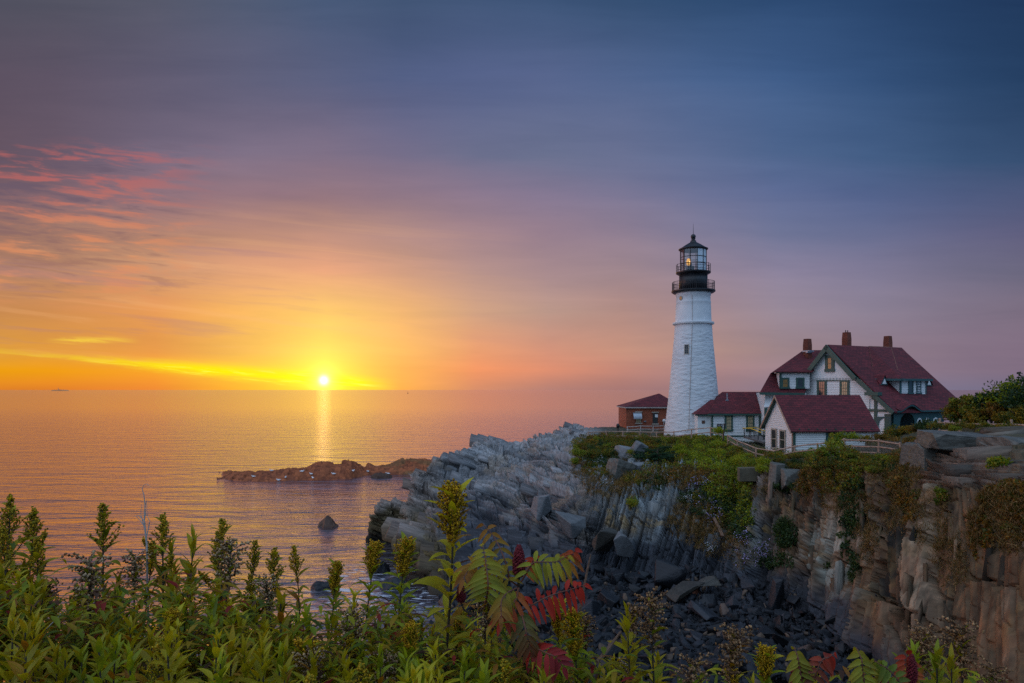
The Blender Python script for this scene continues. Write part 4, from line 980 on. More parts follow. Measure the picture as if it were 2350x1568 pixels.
# colour of the stone itself: grey headland, olive-brown cliff, ochre lichen, black tide zone, weed
def C3(c): return np.array(c)[None, :]
def lerp(a, b, t): return a+(b-a)*np.clip(t, 0, 1)[:, None]
def stone(q, px_, tt_, tint, whx, wmx, wrx, wtx):
    """base colour of bedrock at points q"""
    z = q[:, 2]; f1 = fbm(q*.5, 4, 11); f2 = fbm(q*1.6, 4, 12); f3 = fbm(q*np.array([.9, .9, .35]), 4, 13)
    ch_ = lerp(C3((.04, .045, .053)), C3((.28, .285, .295)), tint*.95+f2*.4-.2); ch_ = lerp(ch_, C3((.20, .165, .125)), sstep(f1, .52, .68)*.55)
    cm = lerp(C3((.022, .026, .029)), C3((.20, .22, .225)), tint*1.0+f2*.4-.2); cm = lerp(cm, C3((.11, .088, .065)), sstep(f1, .55, .7)*.6)
    tq = np.clip(tint*.95+(f2-.5)*.5+.02, 0, 1); ks = [0, .22, .42, .58, .74, .9, 1]
    cr = np.stack([np.interp(tq, ks, v) for v in ((.012, .027, .066, .105, .128, .175, .24), (.0125, .026, .057, .068, .094, .136, .195), (.011, .021, .038, .038, .063, .098, .145))], 1)
    cr = lerp(cr, C3((.13, .062, .03)), sstep(f3, .55, .66)*.5)
    Lr, Br = nz((.16, .18, .97)), nz((.90, -.40, -.12)); st_ = fbm(np.stack([q @ Br*2.6, q @ Lr*.22, q @ np.cross(Lr, Br)*1.2], 1), 4, 61)   # mineral streaks running down the beds
    cr = cr*(.28+1.05*np.clip((st_-.25)*2, 0, 1))[:, None]; cr = lerp(cr, C3((.16, .07, .03)), sstep(st_, .60, .70)*.55)
    cm = cm*(.65+.7*np.clip((st_-.25)*2, 0, 1))[:, None]
    cr = cr*np.array((1.34, 1.20, 1.05)); cm = cm*1.25; ch_ = ch_*np.array((1.16, 1.13, 1.10))
    col = whx[:, None]*ch_+wmx[:, None]*cm+wrx[:, None]*cr
    col = lerp(col, C3((.12, .118, .105))*(.5+1.0*tint[:, None]), wtx*.6)
    lich = sstep(fbm(q*.9+5, 4, 44), .59, .67)*sstep(z, 3.0, 4.6)*(1-whx)*(1-wrx*.8); col = lerp(col, C3((.30, .17, .03)), lich*.6)
    pn = CX+F*q[:, 0]/q[:, 1]; yn = HY+F*(EZ-z)/q[:, 1]
    pale = sstep(f2, .5, .58)*np.exp(-(((pn-1895)/70)**2+((yn-1300)/110)**2)); col = lerp(col, C3((.30, .32, .28)), pale*.7)
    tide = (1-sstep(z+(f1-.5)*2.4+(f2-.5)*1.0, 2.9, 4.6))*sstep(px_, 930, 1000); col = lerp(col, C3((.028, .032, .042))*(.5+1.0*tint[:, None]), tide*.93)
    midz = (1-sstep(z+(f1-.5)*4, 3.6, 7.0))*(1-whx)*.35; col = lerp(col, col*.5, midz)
    w1 = 1-sstep(px_, 985, 1060)
    weed = (1-sstep(z+(f1-.5)*1.5, 2.3, 3.5))*w1; col = lerp(col, C3((.095, .062, .016)), weed*.85); col = lerp(col, C3((.022, .017, .011)), (1-sstep(z+(f2-.5)*1.0, .6, 1.3))*w1)
    col = lerp(col, C3((.24, .16, .11)), (1-sstep(px_, 960, 1040))*(1-weed)*.5)
    return np.clip(col, .008, .6)
f2 = fbm(p*1.6, 4, 12)
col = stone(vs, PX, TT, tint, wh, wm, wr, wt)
soil = sstep(TT, 5.3, 6.0)*sstep(PX, 1340, 1420); col = lerp(col, C3((.05, .045, .02)), soil*.85)
FHL = frame((.90, .12, -.30), (.16, -.30, .92)); FML = frame((.27, .22, .93), (.80, -.58, -.05)); FRL = frame((.12, .14, .98), (.72, -.68, -.02)); FTL = frame((.96, -.22, .10), (-.08, .10, .98)); FDL = frame((.93, .15, -.20), (.10, -.45, .88))
area = np.linalg.norm(np.cross(dU, dV), axis=-1).reshape(-1)
rsl = np.random.default_rng(17)
def slabs(n, wgt, fr, lo, hi, seed, sink=.35, rot=.07, jit=.12):
    """angular slabs of bedrock, long axis first, seated in the sheet"""
    pr_ = wgt*area; pr_ = pr_/pr_.sum(); idx = rsl.choice(len(p), n, p=pr_); ctr = vs[idx]; fr = np.array(fr)
    sz = np.exp(rsl.uniform(np.log(lo), np.log(hi), (n, 3))); sz *= np.where(rsl.random(n) < .12, 1.5, 1)[:, None]
    cs = np.array([(i, j, k) for k in (-.5, .5) for j in (-.5, .5) for i in (-.5, .5)]); loc = cs[None]*sz[:, None]*(1+rsl.normal(size=(n, 8, 3))*jit)
    loc += rsl.normal(size=(n, 8, 3))*jit*.35*sz.min(1)[:, None, None]
    A = rsl.normal(size=(n, 3))*rot; Rx = np.zeros((n, 3, 3)); Rx[:] = np.eye(3); Rx[:, 0, 1] = -A[:, 2]; Rx[:, 1, 0] = A[:, 2]; Rx[:, 0, 2] = A[:, 1]; Rx[:, 2, 0] = -A[:, 1]; Rx[:, 1, 2] = -A[:, 0]; Rx[:, 2, 1] = A[:, 0]
    w_ = np.einsum('nki,nij,jm->nkm', loc, Rx, fr)
    half = np.abs(nrm[idx] @ fr.T)@np.eye(3); ext = (np.abs(nrm[idx] @ fr.T)*sz*.5).sum(1)
    off = nrm[idx]*(rsl.uniform(-.10, .30, n)-ext*(1-sink)*.9+ext*.0)[:, None]
    w_ = w_+ctr[:, None]+off[:, None]; Vv = w_.reshape(-1, 3)
    fq = np.array([(0, 2, 3, 1), (4, 5, 7, 6), (0, 1, 5, 4), (2, 6, 7, 3), (0, 4, 6, 2), (1, 3, 7, 5)]); Ff = (np.arange(n)[:, None, None]*8+fq[None]).reshape(-1, 4)
    ti = rsl.beta(2, 2, n); rep = lambda a: np.repeat(a, 8); c_ = stone(Vv, rep(PX[idx]), rep(TT[idx]), rep(ti), rep(wh[idx]), rep(wm[idx]), rep(wr[idx]), rep(wt[idx]))
    uv_ = (loc+rsl.uniform(-50, 50, (n, 1, 3))).reshape(-1, 3)
    return Vv, Ff, c_, uv_
vis = (TT > 1.5)*(TT < 8.2)
hd = wh*(TT > .6)*(TT < 9.2)*np.where(PX < 900, .35, 1)
dark = hd*(vs[:, 2] < 3.1)*(PX > 935); hd2 = hd*(vs[:, 2] > 2.0)
upw = (TT < 5.15)
SL = [slabs(60, dark, FDL, (1.8, .7, 1.2), (4.2, 1.4, 2.6), 1, .1, .05, .06), slabs(150, hd2, FHL, (1.8, .26, .9), (5.0, .62, 2.2), 2, .05, .03, .06),
      slabs(10, wm*vis*(TT < 4.0), FML, (2.6, .4, .5), (5.6, .95, 1.2), 4, .03, .03, .06), slabs(14, wm*vis*(TT < 2.6), FML, (1.0, .6, .7), (2.4, 1.3, 1.3), 6, .2, .2, .08),
      slabs(70, wr*(1-wt)*vis*(TT < 4.1), FRL, (1.4, .10, .14), (3.2, .30, .40), 8, -.05, .05, .2), slabs(45, wt*vis, FTL, (1.2, .18, 1.0), (3.0, .5, 1.8), 9, .12, .04, .05)]
uvs_ = wh[:, None]*(p @ np.array(FHL).T)+(wt[:, None])*(p @ np.array(FTL).T)+(1-wh-wt)[:, None]*(p @ np.array(FRL).T)
sv0, sf0, sc0, so0, su0 = [vs], [grid_faces(NU, NV)], [col], len(vs), [uvs_]
for a_, b_, c_, u_ in SL: sv0.append(a_); sf0.append(b_+so0); sc0.append(c_); su0.append(u_); so0 += len(a_)
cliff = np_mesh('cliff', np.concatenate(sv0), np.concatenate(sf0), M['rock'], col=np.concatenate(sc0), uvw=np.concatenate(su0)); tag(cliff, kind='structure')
GV = vs.reshape(NU, NV, 3); GN = nrm

# beach floor below the cliff and the bluff the photographer stands on
bx, by = np.meshgrid(np.linspace(-14, 26, 160), np.linspace(9, 54, 180), indexing='ij')
q = np.stack([bx.ravel(), by.ravel(), np.zeros(bx.size)], 1)
def beach_z(x, y): return np.clip(.12*(x+5.5), -2.5, 1.2)+np.clip((x-4)*.06, 0, .8)-.25
bz_ = beach_z(q[:, 0], q[:, 1])+(fbm(q*1.2, 3, 3)-.5)*.5; q[:, 2] = bz_
tag(np_mesh('beach', q, grid_faces(160, 180), M['pebble'], col=np.tile(C3((.022, .025, .03)), (len(q), 1))), kind='structure')
gx, gy = np.meshgrid(np.linspace(-30, 16, 140), np.linspace(-12, 15, 120), indexing='ij')
def ground_z(x, y):
    zz_ = np.interp(y, [-12, 0, 2, 4, 6, 7.5, 9, 10.5, 12.5, 15], [13.2, 13.0, 12.75, 12.3, 11.6, 10.6, 9.2, 6.0, 2.0, -1.5])
    return zz_-np.clip(x-1.0, 0, 20)*.10*np.clip(y/4, 0, 1)
q = np.stack([gx.ravel(), gy.ravel(), np.zeros(gx.size)], 1); q[:, 2] = ground_z(q[:, 0], q[:, 1])+(fbm(q*.8, 3, 8)-.5)*.35
tag(np_mesh('ground', q, grid_faces(140, 120), M['soil'], col=None), kind='structure')

# ------------------------------------------------------------------ angular rocks
def hull(name, size, seed, n=18, box=.72, cuts=2, rough=.05, parent=None):
    r = random.Random(seed); bm = bmesh.new()
    for k in range(n):
        v = Vector((r.uniform(-1, 1), r.uniform(-1, 1), r.uniform(-1, 1)))
        m_ = max(abs(v.x), abs(v.y), abs(v.z)); v = v.lerp(v/m_, box)
        bm.verts.new(Vector((v.x*size[0], v.y*size[1], v.z*size[2])))
    ret = bmesh.ops.convex_hull(bm, input=bm.verts); 
    bmesh.ops.delete(bm, geom=[e for e in ret['geom_interior'] if isinstance(e, bmesh.types.BMVert)], context='VERTS')
    bmesh.ops.dissolve_limit(bm, angle_limit=.12, verts=bm.verts, edges=bm.edges)
    bmesh.ops.bevel(bm, geom=bm.edges[:], offset=min(size)*.07, segments=1, affect='EDGES', clamp_overlap=True)
    bmesh.ops.triangulate(bm, faces=bm.faces)
    if cuts:
        bmesh.ops.subdivide_edges(bm, edges=bm.edges[:], cuts=cuts, use_grid_fill=True)
        P_ = np.array([v.co[:] for v in bm.verts]); s_ = min(size)
        dd = (fbm(P_*(1.6/s_)+seed, 3, seed % 50)-.5)*rough*2*s_*3+(np.floor(fbm(P_*np.array([.5, .5, 3.0])/s_+seed, 2, 3)*6)/6-.5)*rough*s_*2
        for v, e in zip(bm.verts, dd): v.co += v.normal*float(e)
    bmesh.ops.recalc_face_normals(bm, faces=bm.faces[:])
    me = D.meshes.new(name); bm.to_mesh(me); bm.free(); return me
def rock_mat(name, base, amp=.35, tintamt=.5, warm=(.10, .06, .04)):
    m = D.materials.new(name); m.use_nodes = True; t = NT(m.node_tree); b = t.n['Principled BSDF']
    oi = t.new('ShaderNodeObjectInfo'); tc = t.new('ShaderNodeTexCoord')
    n = t.noise(t.mapping(tc.outputs['Object'], (1, 1, 3)), 2.2, 6, .7)
    c = t.mix(1.0, t.ramp(oi.outputs['Random'], [(0, tuple(v*(1-tintamt) for v in base)), (.7, base), (.93, tuple(v*(1+tintamt*1.6) for v in base)), (.97, warm), (1, warm)]),
              t.ramp(n, [(.3, (1-amp,)*3), (.7, (1+amp,)*3)]), 'MULTIPLY')
    t.put(b.inputs['Base Color'], c); b.inputs['Roughness'].default_value = .5; b.inputs['Specular IOR Level'].default_value = .35
    bn = t.new('ShaderNodeBump'); bn.inputs['Strength'].default_value = .7; bn.inputs['Distance'].default_value = .05
    t.put(bn.inputs['Height'], n); t.l.new(bn.outputs[0], b.inputs['Normal']); return m
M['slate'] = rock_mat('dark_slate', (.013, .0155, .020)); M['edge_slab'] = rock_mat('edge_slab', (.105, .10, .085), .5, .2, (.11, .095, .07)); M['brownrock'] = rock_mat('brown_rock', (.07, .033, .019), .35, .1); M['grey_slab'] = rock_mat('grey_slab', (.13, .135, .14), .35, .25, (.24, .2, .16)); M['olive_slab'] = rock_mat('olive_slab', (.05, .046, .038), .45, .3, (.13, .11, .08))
protos = []
for k in range(14):
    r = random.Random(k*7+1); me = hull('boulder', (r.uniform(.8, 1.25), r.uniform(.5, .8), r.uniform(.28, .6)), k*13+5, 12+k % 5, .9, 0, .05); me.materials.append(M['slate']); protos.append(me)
def surf_h(x, y):  # ground under a boulder: beach or lower cliff apron
    i = np.clip(np.searchsorted(pxs, CX+F*x/y), 0, NU-1); col_ = GV[i]; k = np.argmin(np.abs(col_[:170, 1]-y)); 
    zc = col_[k, 2] if abs(col_[k, 1]-y) < 1.0 else -9
    return max(float(beach_z(np.array(x), np.array(y))), zc)
cnt = 0; tries = 0; cand = []
rb = random.Random(5)
def base_Y(px): return float(np.interp(px, [1000, 1090, 1210, 1330, 1420, 1520, 1640, 1740, 1830, 1930, 1990], [47, 46.5, 47, 47.5, 48.5, 47, 45.2, 41, 37.5, 33.5, 31]))
while cnt < 285 and tries < 9000:
    tries += 1; px = rb.uniform(1010, 2000); yb_ = base_Y(px); Y_ = rb.uniform(max(yb_-17, 27.5), yb_+.6); x = (px-CX)/F*Y_
    if rb.random() > (.35 if px < 1180 else 1): continue
    s = .30+.42*rb.random()**1.9+(.4 if rb.random() < .07 else 0)
    if any((x-a)**2+(Y_-b_)**2 < ((s+c)*.62)**2 for a, b_, c in cand): continue
    cand.append((x, Y_, s)); o = D.objects.new('boulder', protos[cnt % 14]); COL.objects.link(o)
    o.location = (x, Y_, surf_h(x, Y_)+s*.34); o.scale = (s, s*rb.uniform(.8, 1.15), s*rb.uniform(.85, 1.4))
    o.rotation_euler = (rb.gauss(0, .38), rb.gauss(.1, .42), rb.uniform(0, 6.28))
    tag(o, 'dark angular slate boulder in the tumbled heap at the foot of the cliff', 'boulder', 'boulders heaped at the foot of the cliff'); cnt += 1
# small rubble between them, one mass
def rubble(n, seed):
    r = np.random.default_rng(seed); Vs, Fs = [], []; base = []
    for me in protos:
        me2 = me; bm = bmesh.new(); bm.from_mesh(me2); bmesh.ops.dissolve_limit(bm, angle_limit=.35, verts=bm.verts, edges=bm.edges); bmesh.ops.triangulate(bm, faces=bm.faces)
        base.append((np.array([v.co[:] for v in bm.verts]), np.array([[v.index for v in f.verts] for f in bm.faces]))); bm.free()
    off = 0; cs = []
    for k in range(n):
        bv, bf = base[k % 14]; px = r.uniform(990, 2010); yb_ = base_Y(px); Y_ = r.uniform(max(yb_-18, 24), yb_+.9); x = (px-CX)/F*Y_
        s = .10+.26*r.random()**2; a = r.uniform(0, 6.28, 3); a[:2] *= .16
        Rm = np.array(Matrix.Rotation(a[2], 3, 'Z') @ Matrix.Rotation(a[0], 3, 'X') @ Matrix.Rotation(a[1], 3, 'Y'))
        Vs.append((bv*s) @ Rm.T+np.array([x, Y_, surf_h(x, Y_)+s*.2])); Fs.append(bf+off); off += len(bv)
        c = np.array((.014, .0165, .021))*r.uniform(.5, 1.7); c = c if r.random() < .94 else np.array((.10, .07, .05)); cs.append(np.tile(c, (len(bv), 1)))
    return np.concatenate(Vs), np.concatenate(Fs), np.concatenate(cs)
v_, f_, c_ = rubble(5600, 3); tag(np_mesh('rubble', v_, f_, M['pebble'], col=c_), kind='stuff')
def big_rock(name, label, cat, c, size, rot, seed, m, n=13, box=.92, cuts=0, rough=.05):
    cuts = 0 if box < .97 else 3; n = 60 if box >= .97 else min(n, 15)
    me = hull(name, size, seed, n, box, cuts, rough); me.materials.append(M[m]); o = link(name, me)
    o.location = c; o.rotation_euler = rot; return tag(o, label, cat)
big_rock('boulder', 'largest rounded dark boulder on the beach below the slanted slabs', 'boulder', P(1530, 1325, 44.5), (1.15, 1.0, 1.0), (.2, .1, .4), 401, 'slate', 22, .4)
big_rock('boulder', 'long tan-topped slab lying across the beach rubble', 'boulder', P(1572, 1354, 42.0), (1.25, .55, .32), (.1, -.35, .25), 402, 'olive_slab', 13, .92)
big_rock('boulder', 'reddish slab resting against the long tan slab', 'boulder', P(1622, 1341, 42.2), (.8, .5, .3), (.0, -.22, .2), 403, 'olive_slab', 13, .92)
big_rock('boulder', 'tall pointed brown slab leaning at the end of the beach', 'boulder', P(1785, 1372, 38.8), (.42, .3, 1.25), (.1, .14, .3), 404, 'slate')
big_rock('boulder', 'squared grey block standing at the foot of the headland ridge', 'boulder', P(1306, 1200, 52.2), (1.15, .9, 1.1), (.1, .32, .5), 405, 'grey_slab', 13, .92)
big_rock('boulder', 'upright twin grey block with pale top left of the squared block', 'boulder', P(1247, 1165, 55.4), (.8, .7, 1.1), (.1, .26, .4), 406, 'grey_slab', 13, .92)
big_rock('boulder', 'big fallen slab propped against the leaning strata', 'boulder', P(1427, 1252, 49.0), (.75, .5, 1.05), (.2, -.3, .3), 407, 'grey_slab', 13, .92)
big_rock('boulder', 'smooth dark wedge under the leaning strata beside the fallen slab', 'boulder', P(1388, 1238, 49.8), (.85, .5, .95), (.1, .3, .2), 408, 'olive_slab', 13, .92)
big_rock('boulder', 'brown jointed boulder among grass above the leaning slabs', 'boulder', P(1424, 1082, 61.0), (1.2, .9, 1.0), (.1, .3, .4), 409, 'edge_slab', 30, .975)
big_rock('boulder', 'rounded grey boulder poking out of the bushes below the fence', 'boulder', P(1436, 1041, 66.5), (1.0, .8, .75), (.1, .15, .3), 410, 'grey_slab', 22, .7)
big_rock('boulder', 'leaning grey boulder beside the dark spreading spruce', 'boulder', P(1462, 1040, 65.5), (.7, .6, 1.1), (.1, .5, .3), 411, 'grey_slab', 30, .975)
big_rock('boulder', 'lone flat block in the grass under the spruce', 'boulder', P(1478, 1075, 61.5), (1.0, .6, .5), (.1, .05, .1), 412, 'grey_slab', 30, .975)
big_rock('rock_slab', 'huge overhanging grey slab at the cliff top on the far right', 'rock', P(2203, 1015, 33.0), (1.66, 1.0, .44), (.06, .07, -.08), 413, 'edge_slab', 20, .975, 5, .05)
big_rock('rock_slab', 'layered grey block at the right edge beside the overhanging slab', 'rock', P(2335, 1028, 30.5), (1.1, 1.1, .45), (.05, .08, .1), 414, 'edge_slab', 18, .975, 5, .05)
big_rock('rock_slab', 'upright squared pillar of rock under the orange bush', 'rock', P(2128, 1068, 33.6), (.55, .6, 1.05), (.0, .03, .1), 415, 'edge_slab', 18, .975, 4, .05)
big_rock('rock_slab', 'narrow upright pillar left of the squared rock pillar', 'rock', P(2093, 1064, 34.6), (.38, .5, 1.05), (.0, .06, .2), 416, 'edge_slab', 18, .975, 4, .05)
big_rock('rock_slab', 'pale shell-shaped slab standing on the cliff edge', 'rock', P(1812, 1100, 46.0), (.62, .4, 1.25), (-.2, .3, .3), 417, 'edge_slab', 13, .9)
big_rock('rock_slab', 'second pale slab leaning behind the shell-shaped one', 'rock', P(1782, 1100, 47.0), (.5, .4, 1.2), (-.2, .3, .2), 418, 'edge_slab', 13, .9)
# rocks standing in the sea
def peak_rock(label, c, pts, seed, m):
    bm = bmesh.new(); [bm.verts.new(v) for v in pts]; ret = bmesh.ops.convex_hull(bm, input=bm.verts); bmesh.ops.triangulate(bm, faces=bm.faces); bmesh.ops.subdivide_edges(bm, edges=bm.edges[:], cuts=5, use_grid_fill=True)
    P_ = np.array([v.co[:] for v in bm.verts]); dd = (fbm(P_*2.2+seed, 4, seed % 40)-.5)*.5; bm.normal_update()
    for v, e in zip(bm.verts, dd): v.co += v.normal*float(e)
    me = D.meshes.new('sea_rock'); bm.to_mesh(me); bm.free(); me.materials.append(M[m]); o = link('sea_rock', me); o.location = c; return tag(o, label, 'rock')
peak_rock('small pointed brown rock alone in the calm bay', (P(751, 1210, 72.6).x, 72.6, 0), [(-1.05, -.5, -.4), (-1.0, .6, -.4), (-.75, 0, .35), (-.1, -.1, .95), (.05, .2, 1.15), (.2, 0, .85), (.45, -.2, .3), (.75, .1, .35), (1.05, 0, .2), (1.1, -.5, -.4), (1.1, .6, -.4), (-.2, -.7, .0)], 419, 'brownrock')
def blob(rx, ry, h, seed):
    r = random.Random(seed); return [(rx*math.cos(t)*r.uniform(.85, 1.1), ry*math.sin(t)*r.uniform(.85, 1.1), z) for z, k in ((-.4, 12),) for t in [6.283*i/k for i in range(k)]]+[(rx*s*math.cos(t)+r.uniform(-.1, .1)*rx, ry*s*math.sin(t), h*z*r.uniform(.8, 1.1)) for s, z, k in ((.8, .5, 7), (.4, 1, 4)) for t in [6.283*i/k+1 for i in range(k)]]
peak_rock('low dark rock awash in foam beside the headland', (P(872, 1312, 54.5).x, 54.5, 0), blob(.85, .6, .95, 1), 420, 'slate')
peak_rock('flat wet rock half hidden behind the goldenrod', (P(742, 1358, 49.8).x, 49.8, 0), blob(1.0, .5, .5, 2), 421, 'slate')
peak_rock('wet rock at the waterline in front of the dark ledge', (P(905, 1352, 50).x, 50, 0), blob(1.3, .8, .75, 3), 422, 'slate')
peak_rock('small low rock in front of the reef', (P(874, 1100, 113).x, 113, 0), blob(2.0, .9, .75, 4), 423, 'brownrock')
# ------------------------------------------------------------------ reef
tp = np.array([(500,1102),(509,1096),(520,1085),(545,1083),(574,1082),(586,1088),(600,1081),(630,1079),(663,1074),(694,1070),(705,1072),(716,1065),(741,1060),(775,1061),(806,1058),(827,1065),(836,1075),(842,1065),(848,1064),(864,1070),(884,1066),(905,1059),(923,1053),(949,1051),(975,1052),(1000,1055),(1030,1062)], float)
bp = np.array([(500,1099),(546,1104),(611,1105),(715,1102),(806,1098.7),(825,1094),(845,1091),(954,1088),(1030,1086)], float)
rpx = np.linspace(498, 1032, 340); sv_ = np.linspace(0, 1, 44)
Tp = np.interp(rpx, tp[:, 0], tp[:, 1]); Bp = np.interp(rpx, bp[:, 0], bp[:, 1]); Yb_ = EZ*F/(Bp-HY)
Yt = Yb_+4.5; Zt = EZ-(Tp-HY)/F*Yt
prof_y = np.interp(sv_, [0, .08, .55, 1], [-1, 0, 4.5, 11]); hz = np.interp(sv_, [0, .08, .3, .55, .75, 1], [-.5, 0, .62, 1, .6, -.5])
RV = np.zeros((340, 44, 3))
for i in range(340):
    y_ = Yb_[i]+prof_y; RV[i, :, 1] = y_; RV[i, :, 0] = (rpx[i]-CX)/F*y_; RV[i, :, 2] = np.where(hz > 0, hz*Zt[i], hz*2)
q = RV.reshape(-1, 3); r_, t_, e_ = blocks(q, frame((.9, .2, -.2), (.2, -.2, .9)), (2.2, .8, 1.2), 9); r2_, t2_b, e2_ = blocks(q, frame((.9, .2, -.2), (.2, -.2, .9)), (.8, .35, .5), 19)
q = q+np.array([0, -.35, .9])*(((r_-.5)*.8+t_*.6+(r2_-.5)*.4+(fbm(q*.4, 3, 2)-.5)*1.0)*.6)[:, None]
cc = lerp(C3((.14, .036, .014)), C3((.38, .105, .035)), r2_*.8+fbm(q*.8, 3, 4)*.4-.1); cc = lerp(cc, C3((.13, .085, .03)), sstep(fbm(q*.3, 3, 5), .5, .62)*.6*sstep(q[:, 0], -28, -18))  # sun's orange glow put into the reef's base colour; some olive-brown patches
reef = np_mesh('rock_reef', q, grid_faces(340, 44), M['reefglow'], col=cc); tag(reef, 'long low reddish brown reef lying offshore behind the headland tip', 'reef')

# far isles, buoy, gulls
M['isle'] = mat('hazed_land', (.85, .36, .14), .9, .1, .01)  # pale orange of distance haze put into the base colour
isl = MB(); Yf = 9000
isl.prism([Vector((P(px_, 895, Yf).x, Yf, z_)) for px_, z_ in ((116, -2), (119, 13), (126, 16), (134, 17.5), (142, 16.5), (149, 14), (153, -2))], (0, 60, 0))
tag(isl.build('island', M['isle']), kind='structure')
fl = thing('far_lighthouse', 'tiny dark lighthouse on the island at the horizon', 'lighthouse', (P(136, 895, Yf).x, Yf-20, 18))
b = MB(); b.lathe([(4.5, 14), (3, 34), (4, 35), (4, 37), (2.4, 38), (2.4, 41), (.1, 44)], (P(136, 895, Yf).x, Yf-20, 0), 12); b.build('tower', M['isle'], fl)
b = MB(); b.box((P(139, 895, Yf).x, Yf-20, 18), (14, 12, 6)); b.build('keepers_hut', M['isle'], fl)
bu = thing('buoy', 'small red buoy far out on the sea right of the sun', 'buoy', (P(936, 900, 2600).x, 2600, 0))
b = MB(); c = P(936, 900, 2600); b.lathe([(1.9, -.5), (2.1, .9), (1.2, 1.1)], (c.x, 2600, 0), 14); b.build('float', M['brick'], bu)
b = MB(); b.lathe([(.9, 1.1), (.5, 5.0), (1.0, 5.1), (1.1, 6.8), (.3, 7.6)], (c.x, 2600, 0), 10); b.build('lantern_frame', M['brick'], bu)
gm = MB(); gm.ball((0, 0, .16), .16, 10, (1.7, .8, .75)); gm.ball((.27, 0, .29), .08, 8, (1.1, .9, .9)); gm.tube([(-.2, 0, .18), (-.42, 0, .2)], [.06, .015], 6); gm.tube([(.33, 0, .28), (.42, 0, .26)], [.025, .005], 5)
gme = None
RVq = q.reshape(-1, 3); rpy = HY+F*(EZ-RVq[:, 2])/RVq[:, 1]; rpp = CX+F*RVq[:, 0]/RVq[:, 1]
gl_lab = ['leftmost gull, by the low left end of the reef', 'gull on the reef crest right of the left hump', 'gull near the water in the left half of the reef', 'gull on the upper reef left of centre', 'gull below the main reef hump',
          'gull at the waterline under the middle of the reef', 'gull just under the highest reddish hump', 'gull by the gap in the reef', 'gull on the pale ledge near the gap', 'gull on the low shelf right of the gap', 'gull at the bottom edge, left of the middle']
for (gx_, gy_), lb in zip([(584, 1091), (625, 1080), (657, 1093), (695, 1079), (714, 1085), (716, 1097), (763, 1085), (811, 1085), (847, 1080), (893, 1085), (642, 1101)], gl_lab):
    k = np.argmin(np.where((abs(rpp-gx_) < 3) & (abs(rpy-gy_) < 5), RVq[:, 1], 1e9)); pos = RVq[k]
    if gme is None: ob = gm.build('seagull', M['feather'], None, True); gme = ob.data
    else: ob = D.objects.new('seagull', gme); COL.objects.link(ob)
    ob.location = pos; ob.rotation_euler = (0, 0, random.uniform(0, 6.28)); ob.scale = (1.05,)*3
    tag(ob, 'white '+lb, 'gull', 'gulls resting on the reef')
# ------------------------------------------------------------------ plants on the headland
PALS = {'green': [(.075, .14, .012), (.13, .19, .014), (.20, .23, .018), (.24, .21, .02)], 'dark': [(.018, .045, .016), (.028, .06, .018), (.05, .08, .02)],
        'yellow': [(.22, .16, .015), (.14, .13, .015), (.28, .17, .01), (.07, .09, .015)], 'rust': [(.17, .08, .016), (.12, .085, .016), (.08, .09, .014), (.22, .11, .012)],
        'mix': [(.08, .13, .014), (.16, .17, .016), (.24, .18, .014), (.045, .08, .014), (.17, .09, .014)], 'spruce': [(.012, .045, .022), (.02, .06, .028), (.03, .075, .03)],
        'lime': [(.22, .27, .012), (.15, .22, .012), (.28, .28, .014)], 'straw': [(.20, .115, .04), (.12, .075, .025), (.26, .16, .065), (.10, .085, .02)]}
def unit(v): return v/(np.linalg.norm(v, axis=-1, keepdims=True)+1e-9)
def leaf_cloud(C, rad, n_each, L_, Wd, pal, r, up=.35, flat=1.0):
    """small folded leaves spread through balls of radius rad about the centres C"""
    C = np.asarray(C, float); n = len(C)*n_each; ci = np.repeat(np.arange(len(C)), n_each)
    dd = unit(r.normal(size=(n, 3))); rr_ = np.asarray(rad)*np.ones(len(C)); pos = C[ci]+dd*(rr_[ci]*r.random(n)**.45)[:, None]*np.array([1, 1, flat])
    a = unit(dd*.6+r.normal(size=(n, 3))*.7+np.array([0, 0, up])); b_ = unit(np.cross(a, r.normal(size=(n, 3))))
    ll = (L_*r.uniform(.6, 1.3, n))[:, None]; ww = (Wd*r.uniform(.7, 1.3, n))[:, None]
    Vv = np.stack([pos-a*ll*.5, pos+b_*ww*.5, pos+a*ll*.5, pos-b_*ww*.5], 1).reshape(-1, 3)
    Ff = np.arange(n*4).reshape(-1, 4); pl = np.array(PALS[pal]); cl_off = r.integers(0, len(pl), len(C))
    pick = np.where(r.random(n) < .6, cl_off[ci], r.integers(0, len(pl), n)); c = pl[pick]*r.uniform(.7, 1.35, n)[:, None]
    return Vv, Ff, np.repeat(c, 4, 0)
def blades(C, n_each, L_, Wd, pal, r, droop=.6, lean=None):
    C = np.asarray(C, float); n = len(C)*n_each; ci = np.repeat(np.arange(len(C)), n_each)
    a = unit(r.normal(size=(n, 3))*np.array([.6, .6, .25])+np.array([0, -.25, .8])+(0 if lean is None else np.asarray(lean)[ci]))
    ll = (L_*r.uniform(.5, 1.3, n))[:, None]; s = unit(np.cross(a, r.normal(size=(n, 3))))*Wd*.5
    pos = C[ci]+r.normal(size=(n, 3))*.12; mid = pos+a*ll*.55; tip = pos+a*ll*.9+np.array([0, -.25, -droop])*ll*.6
    Vv = np.stack([pos-s, pos+s, mid+s*.8, mid-s*.8, tip+s*.15, tip-s*.15], 1).reshape(-1, 3); i = np.arange(n)[:, None]*6
    Ff = np.concatenate([i+np.array([[0, 1, 2, 3]]), i+np.array([[3, 2, 4, 5]])]); pl = np.array(PALS[pal]); c = pl[r.integers(0, len(pl), n)]*r.uniform(.7, 1.35, n)[:, None]
    return Vv, Ff, np.repeat(c, 6, 0)
